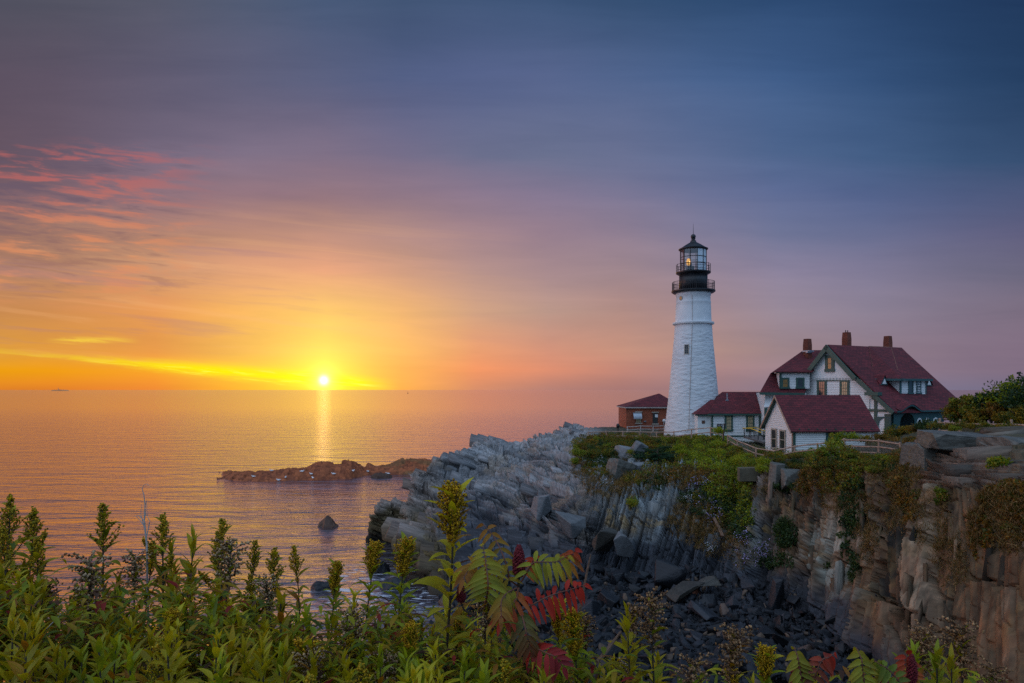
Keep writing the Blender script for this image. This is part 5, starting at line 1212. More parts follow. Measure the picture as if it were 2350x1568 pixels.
def merge(parts):
    Vs, Fs, Cs, o = [], [], [], 0
    for v, f, c in parts: Vs.append(v); Fs.append(f+o); Cs.append(c); o += len(v)
    return np.concatenate(Vs), np.concatenate(Fs), np.concatenate(Cs)
vflat = vs; vpx = CX+F*vflat[:, 0]/vflat[:, 1]; vpy = HY+F*(EZ-vflat[:, 2])/vflat[:, 1]; ok_t = (TT > 1.2) & (TT < 8.6)
def pick(px, py, rad=5):
    m_ = np.where(ok_t & (abs(vpx-px) < rad) & (abs(vpy-py) < rad))[0]
    if len(m_) == 0: return None
    return vflat[m_[np.argmin(vflat[m_, 1])]]
r = np.random.default_rng(21)
def ell(px, py, rx, ry, n, noise_thr=None):
    m_ = ((vpx-px)/rx)**2+((vpy-py)/ry)**2 < 1; m_ &= ok_t
    if noise_thr is not None: m_ &= f2 > noise_thr
    idx = np.where(m_)[0]; n = min(n, len(idx)); return vflat[r.choice(idx, n, replace=False)] if n else np.zeros((0, 3))
# ground cover: (px, py, rx, ry, tufts, palette, radius)
gc = []
for px, py, rx, ry, n, pal, rad in [
    (1420,1022,110,26,420,'mix',.42),(1380,1045,40,28,160,'dark',.4),(1385,1012,60,14,150,'rust',.4),(1550,1030,110,30,520,'mix',.42),(1620,1025,70,26,330,'lime',.42),(1700,1045,60,22,260,'mix',.4),(1640,1060,75,24,330,'lime',.4),
    (1600,1000,70,10,160,'mix',.35),(1545,1008,60,8,120,'rust',.35),(1510,1080,50,30,130,'mix',.35),(1600,1090,70,24,180,'rust',.35),(1680,1110,45,40,260,'green',.4),(1660,1120,50,30,160,'lime',.36),(1700,1165,26,50,160,'lime',.36),(1690,1180,32,60,200,'dark',.42),(1655,1150,60,60,200,'mix',.35),(1620,1150,60,40,120,'dark',.35),
    (1710,1150,18,60,90,'green',.4),(1700,1215,26,40,90,'dark',.35),(1500,1110,40,18,60,'dark',.3),(1450,1100,30,18,50,'mix',.3),(1370,1080,30,18,60,'mix',.3),(1340,1060,20,22,40,'rust',.3),
    (1800,1040,60,14,180,'mix',.36),(1870,1035,60,16,260,'green',.36),(1910,1060,60,34,420,'mix',.36),(1930,1100,50,34,170,'mix',.32),(1880,1110,34,30,80,'rust',.3),(1960,1160,30,60,160,'dark',.32),(2000,1066,40,18,150,'mix',.24),(2030,1062,36,12,80,'yellow',.22),
    (1805,1228,22,34,130,'dark',.36),(1800,1120,20,10,60,'dark',.3),(1840,1110,16,30,50,'rust',.3),(2060,1090,30,50,110,'rust',.28),(2085,1160,20,40,60,'rust',.26),(1945,1230,18,50,60,'dark',.28),(1780,1290,40,20,60,'dark',.28),(2150,1140,16,16,40,'green',.24),
    (2290,1068,20,10,40,'green',.22),(2310,1150,60,40,120,'rust',.22),(2340,1190,40,60,110,'rust',.22),(2250,1230,24,60,60,'rust',.2),(1890,1300,16,10,30,'dark',.25),(1960,1300,10,40,30,'dark',.25),
    (1900,1012,60,10,120,'green',.36),(2000,1010,60,12,160,'rust',.36),(1980,1000,40,10,100,'yellow',.34)]:
    C = ell(px, py, rx, ry, n)
    if len(C): gc.append(leaf_cloud(C+np.array([0, -.05, rad*.35]), rad, 34, .15, .10, pal, r, flat=.8))
v_, f_, c_ = merge(gc); tag(np_mesh('ground_cover', v_, f_, M['leaf'], col=c_), kind='stuff')
gg = []
for px, py, rx, ry, n, pal in [(1395,1115,60,26,260,'straw'),(1340,1095,40,16,90,'straw'),(1450,1120,40,30,160,'straw'),(1480,1100,50,20,160,'straw'),(1590,1100,90,26,380,'straw'),(1600,1200,70,50,330,'straw'),(1640,1230,50,50,260,'straw'),
    (1690,1110,40,40,180,'straw'),(1740,1110,24,50,120,'straw'),(1880,1090,60,40,200,'straw'),(1930,1140,50,50,170,'straw'),(1850,1110,30,40,70,'straw'),(2030,1120,50,50,150,'straw'),(2080,1090,30,60,120,'straw'),(2060,1190,30,50,70,'straw'),(1990,1230,20,70,120,'straw'),
    (2310,1160,60,40,200,'straw'),(2335,1220,50,50,110,'straw'),(2240,1220,20,50,60,'straw'),(2190,1290,50,60,60,'straw'),(1700,1270,40,40,60,'straw'),(2140,1200,40,80,120,'straw'),(1420,1075,30,26,60,'straw'),(1335,1070,24,30,60,'straw')]:
    C = ell(px, py, rx, ry, n)
    if len(C): gg.append(blades(C, 22, .42, .022, pal, r))
v_, f_, c_ = merge(gg); tag(np_mesh('dry_grass', v_, f_, M['blade'], col=c_), kind='stuff')
# shrubs one can tell apart
def shrub_mesh(pal, rad, n, seed, leaf=.13, flat=.8):
    rr_ = np.random.default_rng(seed); k = 16; C = unit(rr_.normal(size=(k, 3)))*rr_.uniform(.25, .8, k)[:, None]*rad*np.array([1, 1, flat]); C[:, 2] = np.abs(C[:, 2])*.9
    return leaf_cloud(C, rad*rr_.uniform(.28, .5, k), n//k, leaf, leaf*.62, pal, rr_, flat=.9)
shr = {}
for k, (pal, rad) in enumerate([('green', .9), ('mix', .95), ('dark', .85), ('rust', .8), ('lime', .9), ('yellow', .75), ('mix', .7)]):
    v_, f_, c_ = shrub_mesh(pal, rad, 1100, 60+k); o = np_mesh('shrub', v_, f_, M['leaf'], col=c_); shr[k] = o.data; D.objects.remove(o)
def shrub(px, py, k, s=1.0, label=None, group='low shrubs along the top of the headland', Y=None):
    c = P(px, py, Y) if Y else pick(px, py)
    if c is None: return
    o = D.objects.new('shrub', shr[k]); COL.objects.link(o); o.location = (c[0], c[1], c[2]+.12); o.scale = (s, s, s*random.uniform(.85, 1.1)); o.rotation_euler = (0, 0, random.uniform(0, 6.28))
    nm = {0: 'mid-green', 1: 'mottled green and tan', 2: 'dark green', 3: 'rust-tinged', 4: 'bright lime green', 5: 'yellowing', 6: 'small mottled'}[k]
    tag(o, label or (f'{nm} low shrub in the leafy band along the headland top' if 'headland' in group else f'{nm} bush beneath the rails of the far right fence'), 'shrub', group if not label else None)
rs = random.Random(4)
for px in range(1318, 1760, 13):
    topy = np.interp(px, [1318, 1345, 1420, 1500, 1600, 1650, 1680, 1720, 1760], [1022, 1006, 1001, 1004, 1005, 999, 1022, 1034, 1046])
    for row in range(3):
        py = topy+10+row*14+rs.uniform(-4, 4); kk = rs.choice([0, 1, 1, 2, 3, 5] if px < 1500 else ([0, 1, 4, 4, 6] if px > 1560 else [1, 2, 3, 0]))
        shrub(px+rs.uniform(-5, 5), py, kk, rs.uniform(.55, .95))
for px in range(1770, 2060, 14):
    topy = np.interp(px, [1770, 1830, 1880, 1930, 1990, 2060], [1046, 1034, 1030, 1030, 1042, 1046])
    for row in range(3): shrub(px+rs.uniform(-5, 5), topy+14+row*13+rs.uniform(-4, 4), rs.choice([0, 1, 1, 3, 2, 6]), rs.uniform(.3, .5))
shrub(1447, 1158, 0, .85, 'round green bush with yellow flecks growing out of the leaning slabs')
for k, (px, py, kk, s, lb) in enumerate([(1648, 996, 4, 1.2, 'bright green bush hiding the foot of the thin post'), (1925, 1000, 0, 1.3, 'green bush against the long wall of the white shed'), (1955, 1002, 4, 1.1, 'light green bush at the right end of the white shed'),
    (1988, 1004, 5, 1.1, 'yellow bush between the white shed and the porch'), (2022, 1000, 3, 1.1, 'brown-red bush in front of the porch'), (2052, 990, 1, 1.2, 'tan and green bush rising before the porch arches'), (2080, 986, 5, 1.1, 'golden bush under the porch windows'),
    (2100, 984, 3, 1.1, 'rusty bush right of the wire-mesh fence'), (2122, 978, 2, 1.1, 'dark bush below the three small arched windows'), (2085, 1010, 3, .9, 'orange-brown bush hanging over the cliff edge'), (2110, 1018, 3, .8, 'dry orange bush above the upright rock pillars')]):
    py += 10 if k in (1, 2, 3, 4, 5) else (7 if k > 5 else 0); s *= .8
    shrub(px, py, kk, s, lb, Y=[72, 57, 57, 56, 55, 53, 52, 49, 48, 44, 38][k])
# bank of bushes and a bushy tree at far right
def bush_thing(name, label, cat, c, rad, pal, n, seed, leaf=.15, flat=.85, stems=5):
    rr_ = np.random.default_rng(seed); t = thing(name, label, cat, tuple(c)); k = 34
    C = unit(rr_.normal(size=(k, 3))+np.array([0, 0, .3]))*rr_.uniform(.35, .95, k)[:, None]*rad*np.array([1, 1, flat]); C[:, 2] += rad*flat*.55; C[:, 2] = np.maximum(C[:, 2], .1)
    sp_ = unit(rr_.normal(size=(9, 3))*.5+np.array([0, 0, 1]))*rad*rr_.uniform(1.35, 1.75, 9)[:, None]*np.array([.8, .8, flat]); 
    a = leaf_cloud(C+np.array(c), rad*rr_.uniform(.2, .42, k), n//k, leaf, leaf*.6, pal, rr_); b_ = leaf_cloud(sp_+np.array(c), rad*.1, 22, leaf, leaf*.55, pal, rr_)
    v_, f_, c_ = merge([a, b_]); np_mesh('crown', v_, f_, M['leaf'], t, c_)
    m = MB()
    for s_ in range(stems):
        e = Vector(C[s_*3]); m.tube([Vector(c)-uz*.3, Vector(c)+e*.5+Vector((0, 0, .1)), Vector(c)+e], [.07, .045, .02], 6)
    for e in sp_: m.tube([Vector(c)+uz*rad*.3, Vector(c)+Vector(e)*.6+uz*.1, Vector(c)+Vector(e)], [.03, .02, .008], 5)
    m.build('trunk', M['bark'], t); return t
for k, (px, py, Y, rad, pal, lb) in enumerate([
    (2322, 960, 47, 1.95, 'lime', 'big round green bushy tree at the far right above the fence'), (2262, 960, 48, 1.35, 'dark', 'dark green bush between the house roof and the big bushy tree'), (2215, 962, 49, 1.25, 'mix', 'tall leafy bush touching the end of the red roof'),
    (2190, 962, 50, .8, 'yellow', 'small yellow-green bush at the porch corner'), (2366, 962, 46, 2.3, 'dark', 'dark bush cut by the right edge of the picture'), (2275, 962, 46.5, .8, 'rust', 'red-leaved bush glowing below the bushy tree'), (2240, 972, 46.6, .75, 'yellow', 'golden bush just behind the far right fence'),
    (2296, 974, 45, .6, 'yellow', 'bright yellow shrub over the middle fence rail'), (2340, 972, 44, .75, 'yellow', 'yellow-leaved shrub behind the last fence post')]):
    bush_thing('bushy_tree' if k in (0, 4) else 'bush', lb, 'tree' if k in (0, 4) else 'bush', P(px, py, Y), rad, pal, 5200 if rad > 1.2 else 2600, 300+k, .19 if rad > 1 else .13)
for px, py, Y, kk, s in [(2150, 985, 44, 1, .7), (2175, 986, 43, 5, .6), (2205, 985, 42.5, 1, .65), (2232, 985, 42, 5, .6), (2262, 986, 41.5, 6, .7), (2290, 988, 40.5, 5, .6), (2315, 990, 39, 1, .6), (2340, 992, 38, 5, .55), (2190, 992, 40, 0, .5), (2250, 1000, 38, 6, .5), (2300, 1004, 36, 5, .45), (2340, 1004, 35, 0, .5)]:
    shrub(px, py, kk, s, None, 'low bushes under the far right fence', Y) 
# flat-topped spruce
c = pick(1512, 1050) if pick(1512, 1050) is not None else P(1512, 1050, 65); t = thing('spreading_spruce', 'dark low spreading spruce with layered flat branches on the slope', 'tree', tuple(c))
rr_ = np.random.default_rng(77); pr_ = []; m = MB(); m.tube([Vector(c)-uz*.3, Vector(c)+uz*1.0], [.12, .05], 8)
for k in range(46):
    a_ = rr_.uniform(0, 6.28); ln__ = rr_.uniform(.8, 2.9); hgt = rr_.uniform(.15, 1.35)*(1.1-ln__/3.6); d_ = np.array([math.cos(a_), math.sin(a_)*.7, .04]); e = np.array(c)+np.array([0, 0, hgt])+d_*ln__
    m.tube([Vector(c)+uz*hgt*.8, Vector(e)], [.03, .01], 5); s_ = np.linspace(.35, 1.05, 9)[:, None]; pts = (np.array(c)+np.array([0, 0, hgt*.85]))*(1-s_)+e*s_
    pr_.append(leaf_cloud(pts, .22, 34, .17, .03, 'spruce', rr_, up=.25, flat=.32))
v_, f_, c_ = merge(pr_); np_mesh('foliage', v_, f_, M['leaf'], t, c_); m.build('trunk', M['bark'], t)
# wild asters
for px, py, s, lb in [(1600, 1112, .8, 'lilac aster clump highest on the grassy slope'), (1585, 1140, .6, 'pale aster clump beside the leaning slabs'), (1622, 1150, .8, 'lilac aster clump halfway down the gully'), (1636, 1182, .6, 'small aster clump beside the driftwood board'), (1722, 1278, 1.15, 'largest lilac aster clump low at the cliff foot'),
                      (1752, 1262, .8, 'aster clump right of the largest one'), (1702, 1228, .6, 'aster clump above the largest one'), (1625, 1262, .4, 'tiny whitish aster clump near the beach'), (1376, 1056, .6, 'whitish aster clump in bushes left of the brown boulder'), (1530, 1085, .5, 'whitish aster clump below the spruce'), (1385, 1108, .5, 'whitish asters in straw grass over the twin blocks')]:
    c = pick(px, py)
    if c is None: continue
    t = thing('aster_clump', lb, 'flowers', tuple(c), 'wild asters on the slope'); n = int(26*s)
    C = np.array(c)+r.normal(size=(n, 3))*np.array([.55, .3, .5])*s; a_ = leaf_cloud(C, .18, 16, .12, .05, 'dark', r); np_mesh('foliage', a_[0], a_[1], M['leaf'], t, a_[2])
    PALS['aster'] = [(.42, .36, .70), (.50, .46, .74), (.34, .28, .60)] if 'whitish' not in lb and 'pale' not in lb else [(.5, .52, .6), (.4, .42, .5)]
    b_ = leaf_cloud(C+np.array([0, -.2, .08]), .2, 7, .075, .07, 'aster', r); np_mesh('blossoms', b_[0], b_[1], M['petal'], t, b_[2])
# driftwood board and concrete footing
dwb = MB(); a_, b_ = pick(1638, 1193), pick(1655, 1226)
if a_ is not None and b_ is not None:
    a_, b_ = Vector(a_)+Vector((0, -.5, .1)), Vector(b_)+Vector((0, -.5, .1)); dwb.beam(a_, b_, .2, .08, (0, -1, .2)); tag(dwb.build('driftwood_board', M['twig']), 'weathered driftwood board stuck on end in the grassy gully', 'board')
M['footing'] = mat('old_concrete', (.11, .095, .065), .95, .3, 1.5, .4, 8); fb = MB(); c = P(1722, 1086, 49.6); fb.obox(c+Vector((0, .25, -.1)), (1.5, -.15, .05), (.1, .8, 0), (0, 0, .95)); tag(fb.build('concrete_footing', M['footing']), 'old tan concrete block set into the cliff top', 'concrete block')

# ------------------------------------------------------------------ foreground plants
def lance(base, az_, up_, L_, W_, droop, fold=.35, rows=6, twist=0.0):
    """one lance-shaped leaf arching from base: rows x 3 vertices folded along the midrib"""
    s = np.linspace(0, 1, rows); h = np.array([math.cos(az_), math.sin(az_), 0]); ang = up_-droop*s
    dx = np.cos(ang); dz_ = np.sin(ang); ds = L_/(rows-1); x = np.concatenate([[0], np.cumsum((dx[1:]+dx[:-1])/2*ds)]); z_ = np.concatenate([[0], np.cumsum((dz_[1:]+dz_[:-1])/2*ds)])
    mid = np.array(base)+h*x[:, None]+np.array([0, 0, 1])*z_[:, None]; side = np.array([-math.sin(az_), math.cos(az_), 0])
    nn = np.stack([-np.sin(ang)*h[0], -np.sin(ang)*h[1], np.cos(ang)], 1); sd_ = side*math.cos(twist)+nn*math.sin(twist)
    wv_ = W_*.5*np.interp(s, [0, .12, .4, .7, 1], [.12, .6, 1, .7, .02])[:, None]
    Vv = np.stack([mid-sd_*wv_+nn*wv_*fold, mid, mid+sd_*wv_+nn*wv_*fold], 1).reshape(-1, 3); i = np.arange(rows-1)[:, None]*3
    return Vv, np.concatenate([i+np.array([[0, 1, 4, 3]]), i+np.array([[1, 2, 5, 4]])]), s
GREEN = [np.array(c) for c in ((.19, .24, .009), (.25, .29, .010), (.34, .32, .011), (.10, .16, .011))]
YEL, ORG, BRN, RED = np.array((.46, .30, .012)), np.array((.36, .15, .012)), np.array((.075, .035, .018)), np.array((.30, .022, .015))
def leafy(h, seed, n=34, Lm=.16, Wm=.042, top_leaf=.35, autumn=.35, start=.0, hue=0, curl=.9, up0=.8, pw=.72, tone=1.0):
    rr_ = np.random.default_rng(seed); parts = []; lean = rr_.normal(size=2)*.05
    def ax(t): return np.array([lean[0]*t*t*h+.012*math.sin(5*t+seed), lean[1]*t*t*h+.012*math.cos(4*t+seed), t*h])
    g0 = GREEN[(seed+hue) % 4]*tone*np.array((1.05, 1.0, 1.0))
    for k in range(n):
        t = start+(1-start)*((k+.5)/n)**pw; a_ = k*2.399+rr_.normal()*.25; sz = np.interp(t, [0, .35, .7, 1], [.7, 1.0, .85, top_leaf])*rr_.uniform(.8, 1.2)
        v, f, s = lance(ax(t), a_, up0*rr_.uniform(.6, 1.25)+(.35 if t > .85 else 0), Lm*sz, Wm*sz*rr_.uniform(.85, 1.25), curl*rr_.uniform(.5, 1.5)+(.5 if t < .3 else 0), rr_.uniform(.15, .5), 6, rr_.normal()*.25)
        q_ = autumn*(1.42-t)+rr_.normal()*.16; c0 = g0*rr_.uniform(.75, 1.3); c1 = c0
        if q_ > .62: c0 = BRN*rr_.uniform(.7, 1.5); c1 = c0
        elif q_ > .42: c0 = (YEL*.7+ORG*.3)*rr_.uniform(.6, 1.0) if rr_.random() < .7 else ORG*.8; c1 = ORG*rr_.uniform(.5, 1.1)
        elif q_ > .26: c1 = YEL*rr_.uniform(.4, .9)
        cc_ = c0*(1-s[:, None]**2)+c1*s[:, None]**2; parts.append((v, f, np.repeat(cc_, 3, 0)))
    stem = MB(); stem.tube([Vector(ax(t)) for t in np.linspace(0, 1, 9)], [.007-.004*t for t in np.linspace(0, 1, 9)], 6)
    return merge(parts), stem, ax
def spikes(ax, h, t0, t1, n, rmax, pal, seed, fl=.010, per=14, shape=None, up=.8, droop=0.0, branch=None):
    """panicle: n curved branchlets between t0 and t1 of the axis, each lined with tiny florets"""
    rr_ = np.random.default_rng(seed); V_, c_l = [], []; pal = np.array(pal); st = MB()
    for k in range(n):
        u = (k+.5)/n; t = t0+(t1-t0)*u; a_ = k*2.399+rr_.normal()*.3; le = rmax*(shape(u) if shape else (1.1-u))*rr_.uniform(.75, 1.2); b0 = ax(t)
        d_ = np.array([math.cos(a_)*math.cos(up), math.sin(a_)*math.cos(up), math.sin(up)]); ends = [b0+d_*le*s+np.array([0, 0, -droop*le*s*s]) for s in (0, .5, 1)]
        st.tube([Vector(e) for e in ends], [.002, .0016, .001], 3, False)
        for s in np.linspace(.12, 1, per):
            q_ = b0+d_*le*s+np.array([0, 0, -droop*le*s*s])+rr_.normal(size=3)*.0035; V_.append(q_); c_l.append(pal[rr_.integers(0, len(pal))]*rr_.uniform(.7, 1.3))
    Pq = np.array(V_); cq = np.array(c_l); m_ = len(Pq); a = unit(rr_.normal(size=(m_, 3))+np.array([0, 0, .9])); b_ = unit(np.cross(a, rr_.normal(size=(m_, 3)))); c_ = np.cross(a, b_)
    ll = (fl*rr_.uniform(.7, 1.3, m_))[:, None]; ww = ll*.42
    Vv = np.stack([Pq-a*ll*.5, Pq+b_*ww, Pq+c_*ww, Pq-b_*ww, Pq-c_*ww, Pq+a*ll*.6], 1).reshape(-1, 3); i = np.arange(m_)[:, None]*6
    tri = np.array([[0, 2, 1], [0, 3, 2], [0, 4, 3], [0, 1, 4], [5, 1, 2], [5, 2, 3], [5, 3, 4], [5, 4, 1]])
    return Vv, (i[:, :, None]+tri[None]).reshape(-1, 3), np.repeat(cq, 6, 0), st
BUD = [(.44, .29, .012), (.58, .35, .012), (.25, .21, .014)]; GOLD = [(.50, .29, .006), (.60, .36, .008), (.40, .22, .006)]; CREAM = [(.38, .25, .13), (.26, .15, .075), (.50, .36, .21), (.14, .07, .03)]; TAN = [(.26, .14, .06), (.36, .21, .10), (.13, .065, .03)]
def add_mb(root, mb, name, m_): 
    me_o = mb.build(name, m_, None); me_o.parent = root; ORIG[me_o.name] = Vector(); return me_o
def make_plant(kind, seed, h, var_=0):
    """kinds: bud / gold = goldenrod, seed = fluffy seed head, brown = spent head, leafy = flowerless stalk"""
    root = D.objects.new('plant', None); COL.objects.link(root); ORIG[root.name] = Vector()
    rr_ = np.random.default_rng(seed)
    if kind in ('bud', 'gold'):
        L_, st, ax = leafy(h, seed, int((32 if kind == 'bud' else 44)*h/.9), .155, .042, .42 if kind == 'bud' else .7, .38 if kind == 'bud' else .24, .0, seed, pw=.72 if kind == 'bud' else .5, tone=.88 if kind == 'bud' else 1.15)
        hp = .17 if kind == 'bud' else .15; t0 = 1-hp/h*rr_.uniform(.9, 1.3)
        a = spikes(ax, h, t0, 1.03, 26 if kind == 'bud' else 54, .085 if kind == 'bud' else .07, BUD if kind == 'bud' else GOLD, seed+1, .011, 14 if kind == 'bud' else 18, (lambda u: 1.15*(1-u)**1.1+.16) if kind == 'bud' else (lambda u: .55+.8*math.sin(math.pi*min(1, u*.9+.15))), .95)
        extra = []; 
        for k in range(2 if kind == 'bud' and seed % 3 else 0):   # side shoots
            a_ = rr_.uniform(0, 6.28); b0 = ax(t0-.12-.07*k); d0_ = np.array([math.cos(a_)*.5, math.sin(a_)*.5, .87]); ln2 = rr_.uniform(.12, .2)
            ax2 = lambda t, b0=b0, d0_=d0_, ln2=ln2: b0+d0_*ln2*t*1.2
            st.tube([Vector(ax2(0)), Vector(ax2(1))], [.003, .002], 4); e = spikes(ax2, ln2, .45, 1.03, 16, .034, BUD, seed+7+k, .011, 9, lambda u: 1.2-.8*u, .95); extra.append(e)
            for j in range(6):
                v, f, s = lance(ax2(.15+.12*j), j*2.4, .9, .05, .011, .5); L_ = merge([L_, (v, f, np.repeat(np.tile(GREEN[0]*1.1, (6, 1)), 3, 0))])
        fl = merge([(x[0], x[1], x[2]) for x in [a]+extra]); sts = a[3]
    elif kind in ('seed', 'brown'):
        L_, st, ax = leafy(h, seed, int(28*h/.9), .14, .036, .45, .42, .0, seed)
        a = spikes(ax, h, 1-.16/h, 1.02, 26, .085, CREAM if kind == 'seed' else TAN, seed+1, .013, 9, lambda u: .7+.5*u, .75, .35); b2 = spikes(ax, h, 1-.2/h, 1.0, 22, .10, CREAM if kind == 'seed' else TAN, seed+2, .0125, 8, lambda u: .5+.6*u, .6, .3)
        fl = merge([a[:3], b2[:3]]); sts = a[3]
    else:
        L_, st, ax = leafy(h, seed, int(50*h/.9), .165, .042, .45, .40 if var_ < 3 else .22, .0, seed, .65, 1.0, tone=.88 if var_ < 3 else 1.2); fl = None; sts = None
    for e in ([sts] if sts else []): st.add(e.v, e.f)
    add_mb(root, st, 'stem', M['stemmat'] if False else M['bark'])
    np_mesh('leaves', L_[0], L_[1], M['leaf'], root, L_[2])
    if fl: np_mesh('seed_sprays' if kind in ('seed', 'brown') else 'blossoms', fl[0], fl[1], M['fluff'] if kind in ('seed', 'brown') else M['petal'], root, fl[2])
    return root
PROTO = {}; used = set(); NEXT = {}
for kind, hs_ in (('bud', (.85, 1.0, 1.15, .9, 1.05)), ('gold', (.9, 1.05, 1.2)), ('seed', (.85, 1.0, .9)), ('brown', (.8, .95)), ('leafy', (.8, .95, .75, 1.05, .9))):
    PROTO[kind] = [(make_plant(kind, 100+17*k+len(kind)*7, h, k), h) for k, h in enumerate(hs_)]
NAMES = {'bud': 'goldenrod', 'gold': 'goldenrod', 'seed': 'seeding_aster', 'brown': 'withered_goldenrod', 'leafy': 'leafy_stalk'}
def plant(kind, px, py, Y, label, group=None, var=None, s=1.0, tilt=None):
    """place a plant so that its tip stands at this spot; it grows from the ground below"""
    k = NEXT.get(kind, 0) % len(PROTO[kind]) if var is None else var; NEXT[kind] = NEXT.get(kind, 0)+1
    src, h = PROTO[kind][k]; tip = P(px, py, Y)
    if (kind, k) in used: o = copy_tree(src)
    else: o = src; used.add((kind, k))
    o.name = NAMES[kind]; zg_ = float(ground_z(tip.x, Y))-.05; hh_ = h*s
    o.location = (tip.x, Y, tip.z-hh_); o.scale = (s,)*3; o.rotation_euler = (random.gauss(0, .04), random.gauss(0, .05), random.uniform(0, 6.28)) if tilt is None else tilt
    return tag(o, label, 'plant', group)
HERO = [
 ('bud',5,1152,3.6,1.1,'goldenrod in bud cut by the left edge of the picture'),('bud',22,1164,3.9,1.1,'goldenrod in bud second from the left edge'),('bud',40,1178,3.7,1.0,'goldenrod in bud standing just left of a shorter one by the left edge'),('bud',60,1180,4.0,1.1,'slim goldenrod bud right of the cluster at the left edge'),
 ('bud',33,1226,3.4,1.0,'lower goldenrod in front of the left edge cluster'),('bud',98,1240,3.7,1.0,'goldenrod in bud alone between the left cluster and the fluffy seed head'),('brown',136,1342,3.8,.9,'withered brown plant low in the gap right of the left cluster'),
 ('bud',206,1170,3.8,1.25,'tall branched goldenrod with three bud spikes left of the dead twig'),('seed',236,1272,3.4,1.25,'widest fluffy grey seed head in front of the tall branched goldenrod'),('seed',305,1292,3.6,1.0,'fluffy seed head just left of the dead twig'),('bud',324,1262,3.9,.95,'short goldenrod at the foot of the dead twig'),
 ('bud',363,1200,3.8,1.1,'conical goldenrod bud right of the dead twig'),('leafy',421,1233,3.8,1.1,'flowerless leafy stalk with upright top leaves right of the dead twig'),('leafy',392,1256,4.0,1.0,'flowerless leafy stalk between the conical bud and the upright leafy top'),
 ('bud',496,1206,3.8,1.15,'tall goldenrod behind the brown fluffy head'),('bud',522,1228,3.9,1.0,'goldenrod close right of the tall one behind the brown fluffy head'),('seed',514,1264,3.4,1.15,'brownish fluffy seed head in front of the tall goldenrod'),
 ('bud',565,1252,3.9,.95,'goldenrod in bud right of the brownish fluffy head'),('bud',584,1268,3.7,.95,'broad goldenrod bud beside open water, left of the small ones'),('bud',606,1320,3.6,.8,'small goldenrod bud at the water gap'),('seed',648,1328,3.5,.9,'small grey seed head below the slender goldenrod'),
 ('bud',694,1268,3.9,.85,'slender goldenrod with loose leaves left of the lone sea rock'),('gold',746,1310,3.8,.75,'small yellow goldenrod in front of the wet flat rock'),('gold',781,1336,4.0,.6,'tiny yellow goldenrod tip between two larger ones'),('gold',818,1274,3.7,.95,'yellow goldenrod with ragged plume in front of the foam'),
 ('gold',899,1256,3.6,.95,'bright yellow goldenrod left of the tallest plume'),('gold',1022,1136,3.3,1.35,'tallest goldenrod with large bright yellow plume before the headland'),
 ('seed',856,1424,3.0,1.0,'spread white seed head below the bright yellow goldenrod'),('seed',722,1512,2.7,.85,'low flat seed head near the bottom edge left of centre'),('seed',888,1514,2.8,.8,'small seed head near the bottom edge at centre'),('seed',1112,1372,3.0,1.05,'white beaded seed head beside the sumac'),
 ('gold',947,1452,2.8,.7,'young yellow goldenrod below the tallest plume'),('leafy',642,1392,3.0,1.2,'large bright leafy stalk with whorled leaves below the slender goldenrod'),('leafy',705,1404,3.2,1.0,'leafy stalk with drooping brown leaves right of the whorled one'),('leafy',815,1372,3.2,1.0,'green leafy stalk under the ragged yellow plume'),
 ('gold',1336,1436,3.1,.95,'dense yellow goldenrod right of the red sumac leaf'),('gold',1280,1392,3.4,.85,'paler goldenrod behind the red sumac leaf'),('brown',1333,1414,3.5,.8,'thin withered head behind the dense yellow goldenrod'),('brown',1437,1400,3.4,.7,'thin brown seed spike left of the large withered head'),
 ('brown',1499,1380,3.3,1.2,'large withered brown head over the dark rubble'),('leafy',1459,1418,3.2,1.1,'tall narrow-leaved green stalk below the large withered head'),('brown',1637,1450,3.1,1.15,'second large withered head standing over the rubble'),('brown',1550,1514,2.9,.9,'small withered head between the two large ones near the bottom'),
 ('gold',1768,1508,3.0,.8,'thin goldenrod tip rising from the bottom right of centre'),('brown',2103,1456,3.2,1.0,'withered head right of the red sumac cone at lower right'),('brown',2132,1464,3.0,.9,'withered head in the middle of the lower right clump'),('brown',2212,1446,3.1,1.15,'big dark withered head at lower right against the cliff'),
 ('leafy',2150,1496,2.8,1.0,'bright green narrow-leaved stalk at lower right'),('leafy',2192,1506,2.8,.9,'bright green stalk at the right end of the lower right clump'),('brown',2291,1548,2.9,.8,'last withered head in the bottom right corner'),('leafy',2110,1506,2.9,.9,'green stalk beside the second sumac cone'),
]
for kind, px, py, Y, s, lb in HERO: plant(kind, px, py, Y, lb, None, None, s)
